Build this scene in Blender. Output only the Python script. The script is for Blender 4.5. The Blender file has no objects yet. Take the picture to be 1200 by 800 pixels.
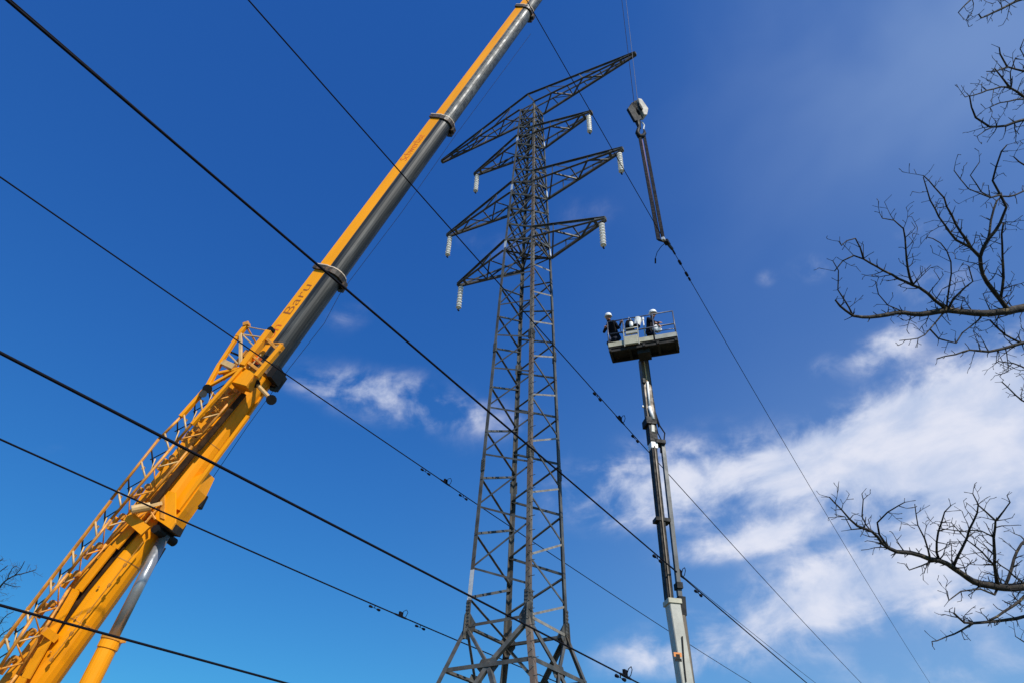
import bpy, bmesh, math, random
import numpy as np
from mathutils import Vector, Matrix, Euler
random.seed(7)
SC = bpy.context.scene
COL = SC.collection
V = lambda *a: np.array(a, dtype=float)

# ---------------------------------------------------------------- camera
PITCH, ROLL, FPX = 0.6874, 0.0439, 787.9
C0 = V(0, 0, 1.6)
fw = V(0, math.cos(PITCH), math.sin(PITCH)); rt = V(1, 0, 0); up0 = np.cross(rt, fw)
RT = rt*math.cos(ROLL) + up0*math.sin(ROLL); UP = -rt*math.sin(ROLL) + up0*math.cos(ROLL)
cd = bpy.data.cameras.new('camera'); cam = bpy.data.objects.new('camera', cd); COL.objects.link(cam)
cd.sensor_width = 36; cd.lens = 36*FPX/1200; cd.clip_start = 0.1; cd.clip_end = 4000
M3 = Matrix(((RT[0], UP[0], -fw[0]), (RT[1], UP[1], -fw[1]), (RT[2], UP[2], -fw[2])))
cam.matrix_world = Matrix.Translation(C0.tolist()) @ M3.to_4x4()
SC.camera = cam

def ray(u, v):            # direction of a photograph point, unit depth
    return fw + RT*((u-600)/FPX) - UP*((v-400)/FPX)
def at_depth(u, v, d): return C0 + ray(u, v)*d

# ---------------------------------------------------------------- light
SUN_AZ, SUN_EL = math.radians(149), math.radians(42)      # azimuth from +Y towards +X
sdir = V(math.sin(SUN_AZ)*math.cos(SUN_EL), math.cos(SUN_AZ)*math.cos(SUN_EL), math.sin(SUN_EL))
sl = bpy.data.lights.new('sun', 'SUN'); sl.energy = 4.9; sl.angle = math.radians(0.53); sl.color = (1, .95, .87)
so = bpy.data.objects.new('sun', sl); COL.objects.link(so)
so.rotation_euler = Vector(sdir.tolist()).to_track_quat('Z', 'Y').to_euler()
SC.view_settings.view_transform = 'Standard'; SC.view_settings.look = 'None'
SC.view_settings.exposure = 0; SC.view_settings.gamma = 1

# ---------------------------------------------------------------- node helper
class NT:
    def __init__(s, tree): s.t = tree; s.n = tree.nodes; s.l = tree.links
    def node(s, typ, ins=None, **kw):
        n = s.n.new(typ)
        for k, v in kw.items(): setattr(n, k, v)
        for k, v in (ins or {}).items(): s.set(n.inputs[k], v)
        return n
    def set(s, sock, v):
        if isinstance(v, bpy.types.NodeSocket): s.l.new(v, sock)
        else: sock.default_value = v
    def m(s, op, a, b=0.0, c=0.0, clamp=False):
        n = s.node('ShaderNodeMath', operation=op, use_clamp=clamp)
        s.set(n.inputs[0], a); s.set(n.inputs[1], b)
        if op in ('MULTIPLY_ADD', 'SMOOTH_MIN', 'COMPARE'): s.set(n.inputs[2], c)
        return n.outputs[0]
    def noise(s, vec, scale, detail=4, rough=.55, dist=0):
        n = s.node('ShaderNodeTexNoise', {'Scale': scale, 'Detail': detail, 'Roughness': rough, 'Distortion': dist})
        if vec is not None: s.l.new(vec, n.inputs['Vector'])
        return n.outputs[0]
    def ramp(s, fac, lo, hi, a=0.0, b=1.0, smooth=True):
        n = s.node('ShaderNodeMapRange', {'From Min': lo, 'From Max': hi, 'To Min': a, 'To Max': b})
        if smooth: n.interpolation_type = 'SMOOTHSTEP'
        s.set(n.inputs['Value'], fac); return n.outputs[0]
    def mix(s, f, a, b):
        n = s.node('ShaderNodeMix', data_type='RGBA'); s.set(n.inputs[0], f)
        s.set(n.inputs[6], a if isinstance(a, bpy.types.NodeSocket) else (*a, 1))
        s.set(n.inputs[7], b if isinstance(b, bpy.types.NodeSocket) else (*b, 1)); return n.outputs[2]

# ---------------------------------------------------------------- sky with drifting clouds
W = bpy.data.worlds.new('World'); SC.world = W; W.use_nodes = True
n = NT(W.node_tree); n.n.clear()
out = n.node('ShaderNodeOutputWorld'); bg = n.node('ShaderNodeBackground', {'Strength': 0.1}); n.l.new(bg.outputs[0], out.inputs[0])
sky = n.node('ShaderNodeTexSky', sky_type='NISHITA', sun_disc=False, sun_elevation=SUN_EL, sun_rotation=SUN_AZ,
             altitude=200, air_density=1.0, dust_density=0.6, ozone_density=2.2)
hsv = n.node('ShaderNodeHueSaturation', {'Hue': 0.504, 'Saturation': 1.32, 'Value': 1.0, 'Color': sky.outputs[0]})
sc_ = n.node('ShaderNodeSeparateColor'); n.l.new(hsv.outputs[0], sc_.inputs[0])
chn = [n.m('MULTIPLY', n.m('POWER', n.m('MULTIPLY', n.m('MAXIMUM', sc_.outputs[i], 0.0), .1), pw), gn*10) for i, (pw, gn) in enumerate(((.60, .195), (.78, .77), (.55, .925)))]
cc_ = n.node('ShaderNodeCombineColor'); [n.l.new(c, cc_.inputs[i]) for i, c in enumerate(chn)]
tc = n.node('ShaderNodeTexCoord'); sep = n.node('ShaderNodeSeparateXYZ'); n.l.new(tc.outputs['Generated'], sep.inputs[0])
az = n.m('ARCTAN2', sep.outputs[0], sep.outputs[1]); el = n.m('ARCSINE', sep.outputs[2])
def azel(u, v):
    d = ray(u, v); d = d/np.linalg.norm(d); return V(math.atan2(d[0], d[1]), math.asin(d[2]))
# cloud banks: u, v, half length, half width, tilt (deg, up to the right), weight
BLOBS = [(1140, 490, 150, 62, 24, 1.25), (985, 535, 150, 42, 22, 1.05), (1170, 560, 120, 60, 5, .95), (770, 572, 110, 40, 12, .56),
         (900, 628, 100, 17, 14, .72), (1000, 685, 125, 44, 8, .82), (860, 740, 150, 38, 14, .66), (1160, 650, 110, 60, 0, .62), (800, 545, 170, 60, 10, .2),
         (1035, 408, 48, 22, 28, .62), (950, 315, 30, 20, 0, .34), (897, 326, 16, 14, 0, .22), (405, 370, 40, 22, 10, .2), (965, 428, 22, 14, 20, .3), (1090, 335, 60, 26, 10, .32),
         (470, 470, 130, 24, -12, .30), (490, 480, 170, 52, -14, .17), (430, 450, 80, 16, 4, .14), (690, 250, 60, 34, 0, .16), (1150, 780, 260, 50, 0, .3), (570, 290, 70, 34, 0, .16), (1080, 270, 40, 16, 10, .25), (60, 525, 50, 12, 5, .14)]
sd0 = azel(1060, 508)-azel(940, 552); STREAK = math.atan2(sd0[1], sd0[0])
cv = n.node('ShaderNodeCombineXYZ'); n.l.new(az, cv.inputs[0]); n.l.new(n.m('MULTIPLY', el, 1.0), cv.inputs[1])
rot = n.node('ShaderNodeMapping', {'Rotation': (0, 0, -STREAK), 'Scale': (1, 1, 1)}, vector_type='POINT'); n.l.new(cv.outputs[0], rot.inputs[0])
strk = n.node('ShaderNodeMapping', {'Scale': (1.0, 1.9, 1)}); n.l.new(rot.outputs[0], strk.inputs[0])
mask = None
for (u, v, a, b, t, w) in BLOBS:
    c = azel(u, v); t = math.radians(t)
    ax = azel(u+a*math.cos(t)*.5, v-a*math.sin(t)*.5) - azel(u-a*math.cos(t)*.5, v+a*math.sin(t)*.5)
    bx = azel(u-b*math.sin(t)*.5, v-b*math.cos(t)*.5) - azel(u+b*math.sin(t)*.5, v+b*math.cos(t)*.5)
    I = np.linalg.inv(np.array([ax, bx]).T)
    dx = n.m('SUBTRACT', az, float(c[0])); dy = n.m('SUBTRACT', el, float(c[1]))
    p = n.m('ADD', n.m('MULTIPLY', dx, float(I[0, 0])), n.m('MULTIPLY', dy, float(I[0, 1])))
    q = n.m('ADD', n.m('MULTIPLY', dx, float(I[1, 0])), n.m('MULTIPLY', dy, float(I[1, 1])))
    r2 = n.m('ADD', n.m('MULTIPLY', p, p), n.m('MULTIPLY', q, q))
    g = n.m('MULTIPLY', n.m('EXPONENT', n.m('MULTIPLY', r2, -1.0)), w)
    mask = g if mask is None else n.m('ADD', mask, g)
big = n.noise(strk.outputs[0], 3.2, 3, .5, .3)
field = n.ramp(n.m('ADD', big, n.m('MULTIPLY', n.ramp(az, 1.3, 1.9), .1)), .56, .75, 0, .8)   # the rest of the sky outside the banks
inview = n.m('MULTIPLY', n.ramp(az, -1.35, -1.1), n.ramp(az, 1.75, 1.45))
field = n.m('MULTIPLY', field, n.m('SUBTRACT', 1.0, inview))
fb = n.noise(strk.outputs[0], 7.5, 9, .57, .35)
fb2 = n.noise(rot.outputs[0], 24, 8, .6, .5)
tex = n.m('ADD', n.m('MULTIPLY', n.m('SUBTRACT', fb, .5), 2.2), n.m('MULTIPLY', n.m('SUBTRACT', fb2, .5), .85))
dens = n.m('ADD', n.m('ADD', mask, field), n.m('MULTIPLY', tex, n.ramp(n.m('ADD', mask, field), .02, .45, 0, 1)))
cl = n.m('MULTIPLY', n.ramp(dens, .08, .98), .94)
shade = n.mix(n.ramp(fb, .35, .7), (5.2, 6.1, 8.2), (8.0, 8.2, 9.3))
vc = azel(1190, -10); va = n.m('SUBTRACT', az, float(vc[0])); ve = n.m('SUBTRACT', el, float(vc[1]))
vr = n.m('ADD', n.m('MULTIPLY', n.m('MULTIPLY', va, va), 3.6), n.m('MULTIPLY', n.m('MULTIPLY', ve, ve), 18.0))
veil = n.m('MULTIPLY', n.m('EXPONENT', n.m('MULTIPLY', vr, -1.0)), n.ramp(big, .3, .7, .18, .30))     # thin high cirrus towards the sun's side
v2 = azel(1190, 740); v2a = n.m('SUBTRACT', az, float(v2[0])); v2e = n.m('SUBTRACT', el, float(v2[1]))
veil = n.m('ADD', veil, n.m('MULTIPLY', n.m('EXPONENT', n.m('MULTIPLY', n.m('ADD', n.m('MULTIPLY', n.m('MULTIPLY', v2a, v2a), 5.0), n.m('MULTIPLY', n.m('MULTIPLY', v2e, v2e), 9.0)), -1.0)), .30))
base_ = n.mix(veil, cc_.outputs[0], (5.0, 6.6, 9.0))
n.l.new(n.mix(cl, base_, shade), bg.inputs[0])
W.cycles.sampling_method = 'MANUAL'; W.cycles.sample_map_resolution = 256

# ---------------------------------------------------------------- materials
CR_T, BB0 = at_depth(707, -110, 46), at_depth(47, 790, 18)
AXB = (CR_T-BB0)/np.linalg.norm(CR_T-BB0); SSB = np.cross(AXB, (0, 0, 1)); SSB /= np.linalg.norm(SSB); HHB = np.cross(SSB, AXB)
def mat(name, col, rough=.5, metal=0.0, var=.15, scale=3.0, dirt=None, dirt_amt=.5, dirt_scale=6, dirt_lo=.52, dirt_hi=.66, bump=0.0, stretch=(1, 1, 1), two=None, spec=.5, along=0):
    m = bpy.data.materials.new(name); m.use_nodes = True; k = NT(m.node_tree); b = k.n['Principled BSDF']
    t = k.node('ShaderNodeTexCoord'); mp = k.node('ShaderNodeMapping', {'Scale': stretch}); k.l.new(t.outputs['Object'], mp.inputs[0])
    vec = mp.outputs[0]
    if along:                                   # grain and streaks run along the boom
        cb = k.node('ShaderNodeCombineXYZ')
        for i_, (ax_, sc_) in enumerate(((AXB, along), (SSB, 1), (HHB, 1))):
            dn = k.node('ShaderNodeVectorMath', operation='DOT_PRODUCT'); k.l.new(t.outputs['Object'], dn.inputs[0]); dn.inputs[1].default_value = tuple(float(x*sc_) for x in ax_)
            k.l.new(dn.outputs['Value'], cb.inputs[i_])
        vec = cb.outputs[0]
    nz = k.noise(vec, scale, 5, .6)
    c2 = tuple(max(0, x*(1-var*2)) for x in col); c1 = tuple(min(1, x*(1+var)) for x in col)
    c = k.mix(k.ramp(nz, .3, .7), c2, c1)
    if dirt is not None:
        d = k.ramp(k.noise(vec, dirt_scale, 8, .65), dirt_lo, dirt_hi, 0, dirt_amt)
        c = k.mix(d, c, dirt)
    k.l.new(c, b.inputs['Base Color'])
    b.inputs['Roughness'].default_value = rough; b.inputs['Metallic'].default_value = metal
    b.inputs['Specular IOR Level'].default_value = spec
    r = k.ramp(k.noise(vec, scale*2.3, 4), .3, .7, max(0, rough-.1), min(1, rough+.12)); k.l.new(r, b.inputs['Roughness'])
    if bump:
        bp = k.node('ShaderNodeBump', {'Strength': bump, 'Distance': .02}); k.l.new(k.noise(vec, scale*6, 5), bp.inputs['Height']); k.l.new(bp.outputs[0], b.inputs['Normal'])
    return m
MT = {
 'tower': mat('weathered_steel', (.085, .087, .084), .62, 0, .25, 2.5, (.10, .07, .045), .5, 1.6, .5, .64, .2),
 'rusty': mat('rusty_steel', (.14, .125, .105), .65, 0, .25, 2.0, (.12, .07, .045), .7, 1.1, .45, .6, .2),
 'plate': mat('pale_galvanised', (.62, .64, .66), .4, .2, .08, 5),
 'pale_steel': mat('pale_and_sunlit_bar', (.27, .25, .215), .55, .1, .2, 4, (.2, .13, .08), .5),  # pale bars; sunlight on the right-hand face is put into the colour
 'wire': mat('dark_conductor', (.008, .008, .013), .7, 0, .1, 5, spec=.08),
 'rope': mat('steel_rope', (.014, .014, .018), .7, 0, .1, 5, spec=.08),
 'bright_rope': mat('new_steel_rope', (.12, .13, .16), .6, 0, .1, 5, spec=.2),
 'porcelain': mat('glazed_porcelain', (.92, .92, .90), .22, 0, .04, 8),
 'orange': mat('crane_yellow_paint', (.92, .335, .002), .45, 0, .07, 1.6, (.38, .14, .02), .4, 3.2, .56, .74, .03, along=.16, spec=.3),
 'yellow': mat('boom_yellow_strip', (.92, .345, .002), .45, 0, .06, 1.6, (.55, .22, .02), .4, 4, .56, .74, along=.12, spec=.3),
 'old_yellow': mat('worn_yellow_paint', (.66, .27, .03), .5, 0, .18, 2.2, (.16, .07, .03), .6, 4.5, .52, .68, .15),
 'palebar': mat('pale_worn_bar', (.60, .38, .16), .45, 0, .12, 3),
 'boomdark': mat('greased_boom_steel', (.011, .0115, .0115), .5, 0, .25, 1.3, (.09, .09, .085), .7, 5, .5, .68, 0, along=.06),
 'boomgrey': mat('bare_boom_steel', (.10, .105, .105), .5, 0, .2, 1.0, (.03, .03, .03), .85, 5, .48, .56, .1),  # dark speckle paints checkered reflections into the steel colour
 'black': mat('black_steel', (.009, .009, .010), .6, 0, .15, 4, spec=.25),
 'shade_brown': mat('seam_and_shade_brown', (.045, .022, .009), .7, 0, .25, 4, spec=.2),  # boom seams, and the shadow beside the jib put into colour
 'collar': mat('collar_steel', (.055, .04, .03), .5, 0, .2, 4, (.3, .16, .08), .5, 5),
 'collar_lit': mat('lit_collar_edge', (.62, .50, .40), .5, 0, .1, 5),  # sunlit upper edge of the collars, painted as a pale strip
 'chrome': mat('chromed_rod', (.30, .31, .33), .28, .5, .05, 3),
 'cream': mat('cream_paint', (.48, .45, .34), .42, 0, .1, 2.5, (.22, .19, .12), .4, 3),
 'lightgrey': mat('light_grey_paint', (.43, .42, .37), .4, 0, .08, 2.5, (.3, .28, .22), .35, 4),
 'brown': mat('dusty_brown_steel', (.15, .11, .075), .5, .1, .2, 2, (.05, .035, .03), .6, 3),
 'greytube': mat('grey_tube', (.07, .075, .08), .45, .1, .15, 2),
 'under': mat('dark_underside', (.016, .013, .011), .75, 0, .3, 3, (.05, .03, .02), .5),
 'rail': mat('blue_grey_rail', (.10, .11, .15), .4, .3, .1, 4),
 'hook_white': mat('hook_block_cover', (.42, .39, .34), .5, 0, .15, 4, (.2, .17, .14), .6, 5),
 'sling': mat('violet_round_sling', (.16, .10, .22), .8, 0, .1, 20),
 'skin': mat('skin', (.42, .22, .15), .6, 0, .06, 20),
 'cloth': mat('dark_work_clothes', (.012, .012, .017), .9, 0, .25, 12, spec=.15),
 'cloth2': mat('dark_blue_work_clothes', (.014, .017, .03), .9, 0, .25, 12, spec=.15),
 'helmet': mat('white_helmet', (.86, .87, .88), .3, 0, .02, 8),
 'white': mat('white_plastic', (.82, .82, .82), .45, 0, .04, 8),
 'blue': mat('faded_blue', (.08, .14, .32), .7, 0, .15, 12),
 'red': mat('red_lettering', (.70, .12, .01), .5, 0, .05, 3),
 'letter': mat('dark_lettering', (.34, .10, .01), .5, 0, .05, 3),
 'sticker': mat('orange_sticker', (.75, .25, .05), .5, 0, .05, 3),
 'bark': mat('tree_bark', (.03, .023, .02), .85, 0, .35, 9, (.22, .16, .07), .7, 14, .56, .66, .5),
 'twig': mat('twig_bark', (.026, .019, .018), .8, 0, .3, 9, (.13, .09, .05), .5, 20, .55, .7),
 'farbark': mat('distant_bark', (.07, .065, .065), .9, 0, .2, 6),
 'ground': mat('meadow_ground', (.075, .085, .035), .95, 0, .3, .25, (.14, .11, .075), .8, .08, .45, .6, .3),
 'tyre': mat('rubber_tyre', (.02, .02, .02), .8, 0, .2, 6),
 'glass': mat('cab_glass', (.02, .03, .035), .08, 0, .05, 2),
}

# ---------------------------------------------------------------- mesh builder
def nrm(a): a = np.asarray(a, float); L = np.linalg.norm(a); return a/L if L > 1e-9 else a
ORG = {}
class MB:
    def __init__(s): s.v = []; s.f = []; s.mi = []
    def add(s, vs, fs, mi=0):
        b = len(s.v); s.v += [tuple(float(c) for c in x) for x in vs]
        s.f += [tuple(i+b for i in f) for f in fs]; s.mi += [mi]*len(fs); return s
    def prism(s, poly, p, q, X, Y, mi=0, poly2=None, cap=True):    # 2D outline swept p -> q
        k = len(poly); poly2 = poly2 or poly
        vs = [p+X*a+Y*b for a, b in poly] + [q+X*a+Y*b for a, b in poly2]
        fs = [(i, (i+1) % k, k+(i+1) % k, k+i) for i in range(k)]
        if cap: fs += [tuple(range(k-1, -1, -1)), tuple(range(k, 2*k))]
        return s.add(vs, fs, mi)
    def beam(s, p, q, w, h=None, up=(0, 0, 1), mi=0):
        h = h or w; p = np.asarray(p, float); q = np.asarray(q, float); d = nrm(q-p)
        X = np.cross(d, up); X = nrm(X) if np.linalg.norm(X) > 1e-3 else nrm(np.cross(d, (1, .1, 0))); Y = np.cross(X, d)
        return s.prism([(-w/2, -h/2), (w/2, -h/2), (w/2, h/2), (-w/2, h/2)], p, q, X, Y, mi)
    def angle(s, p, q, w, t, n1, n2=None):        # L profile; n1 = outward normal of the tower face it lies on
        p = np.asarray(p, float); q = np.asarray(q, float); d = nrm(q-p); n1 = nrm(n1-d*np.dot(n1, d)); X = np.cross(d, n1)
        if n2 is not None and np.dot(X, n2) < 0: X = -X
        return s.prism([(0, 0), (w, 0), (w, -t), (t, -t), (t, -w), (0, -w)], p-X*w/2, q-X*w/2, X, n1)
    def tube(s, pts, r, k=6, mi=0, cap=True):
        pts = [np.asarray(p, float) for p in pts]; N = len(pts)
        r = [r]*N if not hasattr(r, '__len__') else r
        up = None; vs = []
        for i, p in enumerate(pts):
            d = nrm(pts[min(i+1, N-1)]-pts[max(i-1, 0)])
            if up is None:
                up = np.cross(d, (0, 0, 1)); up = np.cross(d, (1, 0, 0)) if np.linalg.norm(up) < .05 else up
            up = nrm(up-d*np.dot(up, d)); w = np.cross(d, up)
            for j in range(k):
                a = 2*math.pi*j/k; vs.append(p+(up*math.cos(a)+w*math.sin(a))*r[i])
        fs = [(i*k+j, i*k+(j+1) % k, (i+1)*k+(j+1) % k, (i+1)*k+j) for i in range(N-1) for j in range(k)]
        if cap: fs += [tuple(range(k-1, -1, -1)), tuple(range((N-1)*k, N*k))]
        return s.add(vs, fs, mi)
    def box(s, c, ax, ay, az_, mi=0):             # centre and three half-axes
        c = np.asarray(c, float); vs = [c+ax*i+ay*j+az_*k for k in (-1, 1) for j in (-1, 1) for i in (-1, 1)]
        return s.add(vs, [(0, 2, 3, 1), (4, 5, 7, 6), (0, 1, 5, 4), (2, 6, 7, 3), (0, 4, 6, 2), (1, 3, 7, 5)], mi)
    def build(s, name, mats, parent=None, smooth=False, bevel=0):
        me = bpy.data.meshes.new(name); o0 = ORG.get(parent.name, V(0, 0, 0)) if parent else V(0, 0, 0)
        me.from_pydata([tuple(np.array(x)-o0) for x in s.v], [], s.f)
        for m in (mats if isinstance(mats, (list, tuple)) else [mats]): me.materials.append(MT[m])
        me.polygons.foreach_set('material_index', s.mi)
        me.validate()
        bm = bmesh.new(); bm.from_mesh(me); bmesh.ops.recalc_face_normals(bm, faces=bm.faces)
        if bevel: bmesh.ops.bevel(bm, geom=[e for e in bm.edges if e.is_manifold and e.calc_face_angle(0) > .6], offset=bevel, segments=1, affect='EDGES')
        bm.to_mesh(me); bm.free()
        if smooth: me.polygons.foreach_set('use_smooth', [True]*len(me.polygons))
        o = bpy.data.objects.new(name, me); COL.objects.link(o)
        if parent: o.parent = parent; ORG[o.name] = o0
        else: ORG[o.name] = V(0, 0, 0)
        return o
def tag(o, label=None, cat=None, group=None, kind=None):
    if label: o['label'] = label
    if cat: o['category'] = cat
    if group: o['group'] = group
    if kind: o['kind'] = kind
    return o
def empty(name, loc, label, cat, group=None):
    o = bpy.data.objects.new(name, None); COL.objects.link(o); o.location = tuple(float(x) for x in loc); o.empty_display_size = .5
    ORG[o.name] = np.array(loc, float); return tag(o, label, cat, group)

# ---------------------------------------------------------------- ground
g = MB(); N = 24; S = 1500
for j in range(N+1):
    for i in range(N+1):
        x, y = (i/N-.5)*2, (j/N-.5)*2
        x = math.copysign(abs(x)**2, x)*S; y = math.copysign(abs(y)**2, y)*S
        g.v.append((x, y, .9*math.sin(x*.011)*math.sin(y*.013)*min(1, (abs(x)+abs(y))/400)))
g.f = [(j*(N+1)+i, j*(N+1)+i+1, (j+1)*(N+1)+i+1, (j+1)*(N+1)+i) for j in range(N) for i in range(N)]; g.mi = [0]*len(g.f)
tag(g.build('ground', 'ground'), 'rough meadow under the power line', kind='structure')

# ---------------------------------------------------------------- the pylon
YAW = .6054; E1 = V(math.cos(YAW), -math.sin(YAW), 0); E2 = V(math.sin(YAW), math.cos(YAW), 0); Z = V(0, 0, 1)
O = V(.5067, 20, 0); SCL = .5
zz = lambda z: 1.6+(z-1.6)*SCL
Z1, Z0 = zz(13.173), zz(10.785)
ZL = [zz(a) for a in (66.2018, 60.1336, 52.097, 44.1443)]; ZU = [zz(a) for a in (68.4929, 61.5, 53.7881, 45.56)]
W1, W0, W4, WT = 2.1364*SCL, 2.8634*SCL, 1.494*SCL, .9053*SCL
LA = [a*SCL for a in (12.1292, 6.9698, 9.6376, 7.4663)]
WG = W0+(W0-W1)/(Z1-Z0)*Z0
def hw(z): return float(np.interp(z, [0, Z0, Z1, ZL[3], ZL[0]], [WG, W0, W1, W4, WT]))
SG = {'L': (-1, -1), 'N': (1, -1), 'R': (1, 1), 'F': (-1, 1)}
def leg(c, z): a, b = SG[c]; w = hw(z); return O+E1*w*a+E2*w*b+Z*z
def px(P): c = np.array(P)-C0; d = c@fw; return 600+FPX*(c@RT)/d, 400-FPX*(c@UP)/d, d
def z_at(c, v, lo=5, hi=34):                         # height on a leg whose photo row is v
    for _ in range(40):
        m = (lo+hi)/2
        if px(leg(c, m))[1] > v: lo = m
        else: hi = m
    return lo
pylon = empty('lattice_pylon', O, 'tall dark lattice steel pylon with four pairs of crossarms, centre of the picture', 'pylon')
FACES = {('L', 'N'): -E2, ('N', 'R'): E1, ('F', 'R'): E2, ('L', 'F'): -E1}
def bar(c1, z1, c2, z2, w, name='brace', m='tower', face=None, off=0.0):
    nn = FACES.get((c1, c2), FACES.get((c2, c1))) if face is None else face
    w *= .82; MB().angle(leg(c1, z1)+nn*off, leg(c2, z2)+nn*off, w, w*.14, nn).build(name, m, pylon)
# legs, in lengths spliced at the joints
for c in SG:
    a, b = SG[c]; X, Y = E1*a, E2*b
    zs = [0, Z0, Z1, 12.5, 17.5, ZL[3], ZL[2], ZL[1], ZL[0]]
    for i in range(len(zs)-1):
        w = (.145, .145, .135, .13, .12, .11, .10, .095)[i]; t = w*.14
        MB().prism([(0, 0), (-w, 0), (-w, -t), (-t, -t), (-t, -w), (0, -w)], leg(c, zs[i]), leg(c, zs[i+1]), X, Y).build('leg', 'rusty' if c == 'N' else 'tower', pylon)
    # splice plates with bolt heads at the waist of the legs
    for zc in (Z1+.35, 12.5, 17.5):
        for (d1, d2, nn) in ((X, Y, Y), (Y, X, X)):
            o = MB(); p = leg(c, zc); o.box(p-d1*.085+nn*.012, d1*.075, nn*.010, Z*(.36 if zc < Z1+1 else .22))
            for k in range(-3, 4):
                for e in (-.045, .03):
                    o.box(p-d1*(.085+e)+nn*.03+Z*k*(.1 if zc < Z1+1 else .06), d1*.016, nn*.014, Z*.016)
            o.build('splice_plate', 'tower', pylon)
    # short pale repaired lengths
    for zc, dz in ((Z1+1.05, .55), (ZL[3]+.36, .2), (ZL[2]+.36, .2), (ZL[1]+.3, .16)):
        if c in 'LR' and not (c == 'R' and zc < 10):
            p, q = leg(c, zc-dz), leg(c, zc+dz); w = .115 if zc > 10 else .14
            MB().prism([(0.004, 0.004), (-w, 0.004), (-w, 0), (0, 0), (0, -w), (0.004, -w)], p, q, X, Y).build('repaired_plate', 'plate', pylon)
# zigzag lacing of the tall body (node rows read on each leg)
LACE = {('L', 'N'): ([(664, 683), (664, 608), (592, 608), (590, 542), (531, 540), (528, 487), (476, 484), (474, 437), (430, 434), (429, 395), (392, 394), (391, 352), (357, 351), (356, 318), (325, 317), (324, 282)], .075, 'tower'),
        ('L', 'F'): ([(700, 691), (700, 752), (625, 621), (625, 686), (560, 559), (560, 619), (505, 505), (505, 556), (453, 457), (453, 503), (408, 413), (408, 454), (371, 377), (371, 411), (338, 347), (338, 375)], .1, 'tower'),
        ('N', 'R'): ([(720, 710), (649, 637), (649, 709), (576, 572), (576, 636), (516, 513), (516, 571), (461, 463), (461, 511), (416, 418), (416, 461), (376, 380), (376, 416), (341, 347), (341, 378), (309, 318), (309, 345)], .075, 'pale_steel'),
        ('F', 'R'): ([(720, 676), (654, 674), (653, 605), (588, 604), (587, 546), (532, 544), (530, 491), (480, 489), (479, 445), (437, 443), (436, 403), (398, 402), (397, 365), (366, 365), (364, 333), (338, 331)], .1, 'tower')}
for (a, b), (rows, w, m) in LACE.items():
    for i, (ra, rb) in enumerate(rows):
        flat = abs(ra-rb) < 15
        bar(a, z_at(a, ra), b, z_at(b, rb), w, 'brace', 'pale_steel' if (m == 'pale_steel' and flat) else 'tower', off=-.02 if flat else -.035)
# horizontal frame at the knee, splayed foot bracing with gusset plates
for (a, b), nn in FACES.items():
    thick = (a, b) in (('L', 'F'), ('F', 'R'))
    bar(a, Z1, b, Z1, .13 if thick else .1, 'horizontal_strut', 'tower' if thick or a == 'L' else 'pale_steel', off=-.02)
    bar(a, Z0, b, Z0, .13, 'horizontal_strut', off=-.02)
    mid = (leg(a, Z0)+leg(b, Z0))/2
    for c, o_ in ((a, b), (b, a)):
        MB().angle(leg(c, Z1)-nn*.05, mid-nn*.05, .12 if c in 'NR' else .08, .016, nn).build('brace', 'tower', pylon)
        MB().angle(mid-nn*.06, (leg(o_, 1.2)), .12, .016, nn).build('brace', 'tower', pylon)
        MB().angle(leg(c, Z0-1.5)-nn*.05, (mid+leg(c, 1.2))/2-nn*.05, .08, .012, nn).build('brace', 'tower', pylon)
    t = nrm(leg(b, Z0)-leg(a, Z0))
    MB().prism([(-.34, -.05), (-.2, -.19), (.2, -.19), (.34, -.05), (.22, .16), (-.22, .16)], mid-nn*.075, mid-nn*.09, t, Z).build('gusset_plate', 'tower', pylon)
    bar(a, 3.2, b, 3.2, .1, 'horizontal_strut', off=-.02)
for c in SG:
    a, b = SG[c]; p = leg(c, Z1)
    for d1, nn in ((E1*a, E2*b), (E2*b, E1*a)):
        MB().prism([(.06, .34), (-.14, .34), (-.34, .06), (-.34, -.12), (-.12, -.34), (.1, -.34)], p-nn*.03, p-nn*.045, d1, Z).build('gusset_plate', 'tower', pylon)
    MB().box(leg(c, 0)+Z*.25, E1*.45, E2*.45, Z*.35).build('foundation_block', 'lightgrey', pylon)
# dense crossed bracing between the crossarms
lev = sorted(set([ZL[3], ZU[3], ZL[2], ZU[2], ZL[1], ZU[1], ZL[0]]))
for i in range(len(lev)-1):
    z0_, z1_ = lev[i], lev[i+1]; k = 1 if z1_-z0_ < 1.2 else 3
    for j in range(k):
        za, zb = z0_+(z1_-z0_)*j/k, z0_+(z1_-z0_)*(j+1)/k
        for (a, b), nn in FACES.items():
            bar(a, za, b, zb, .085, off=-.015); bar(b, za, a, zb, .085, off=-.035)
            bar(a, za, b, za, .085 if j == 0 else .05, 'horizontal_strut', off=-.05)
        if j == 0:
            for c1, c2 in (('L', 'R'), ('N', 'F')):
                MB().angle(leg(c1, za+.03*(c1 == 'L')), leg(c2, za+.03*(c1 == 'L')), .06, .009, Z).build('plan_brace', 'tower', pylon)
for (a, b), nn in FACES.items(): bar(a, ZL[0], b, ZL[0], .09, 'horizontal_strut', off=-.05)
# step bolts up the near leg
st = MB(); z = 3.5
while z < ZL[0]-.5:
    p = leg('N', z); st.tube([p-E2*.0-E1*.03, p+E1*.17], .011, 5); z += .45
    p = leg('N', z-.22); st.tube([p, p-E2*.13], .011, 5)
tag(st.build('step_bolt', 'tower', pylon), kind='stuff')
for c in 'N':                      # pale ties round the near leg
    for zc in (ZL[3]-.25,): MB().box(leg(c, zc)+E1*.09, E1*.1, E2*.02, Z*.02).build('tie', 'pale_steel', pylon)

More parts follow.
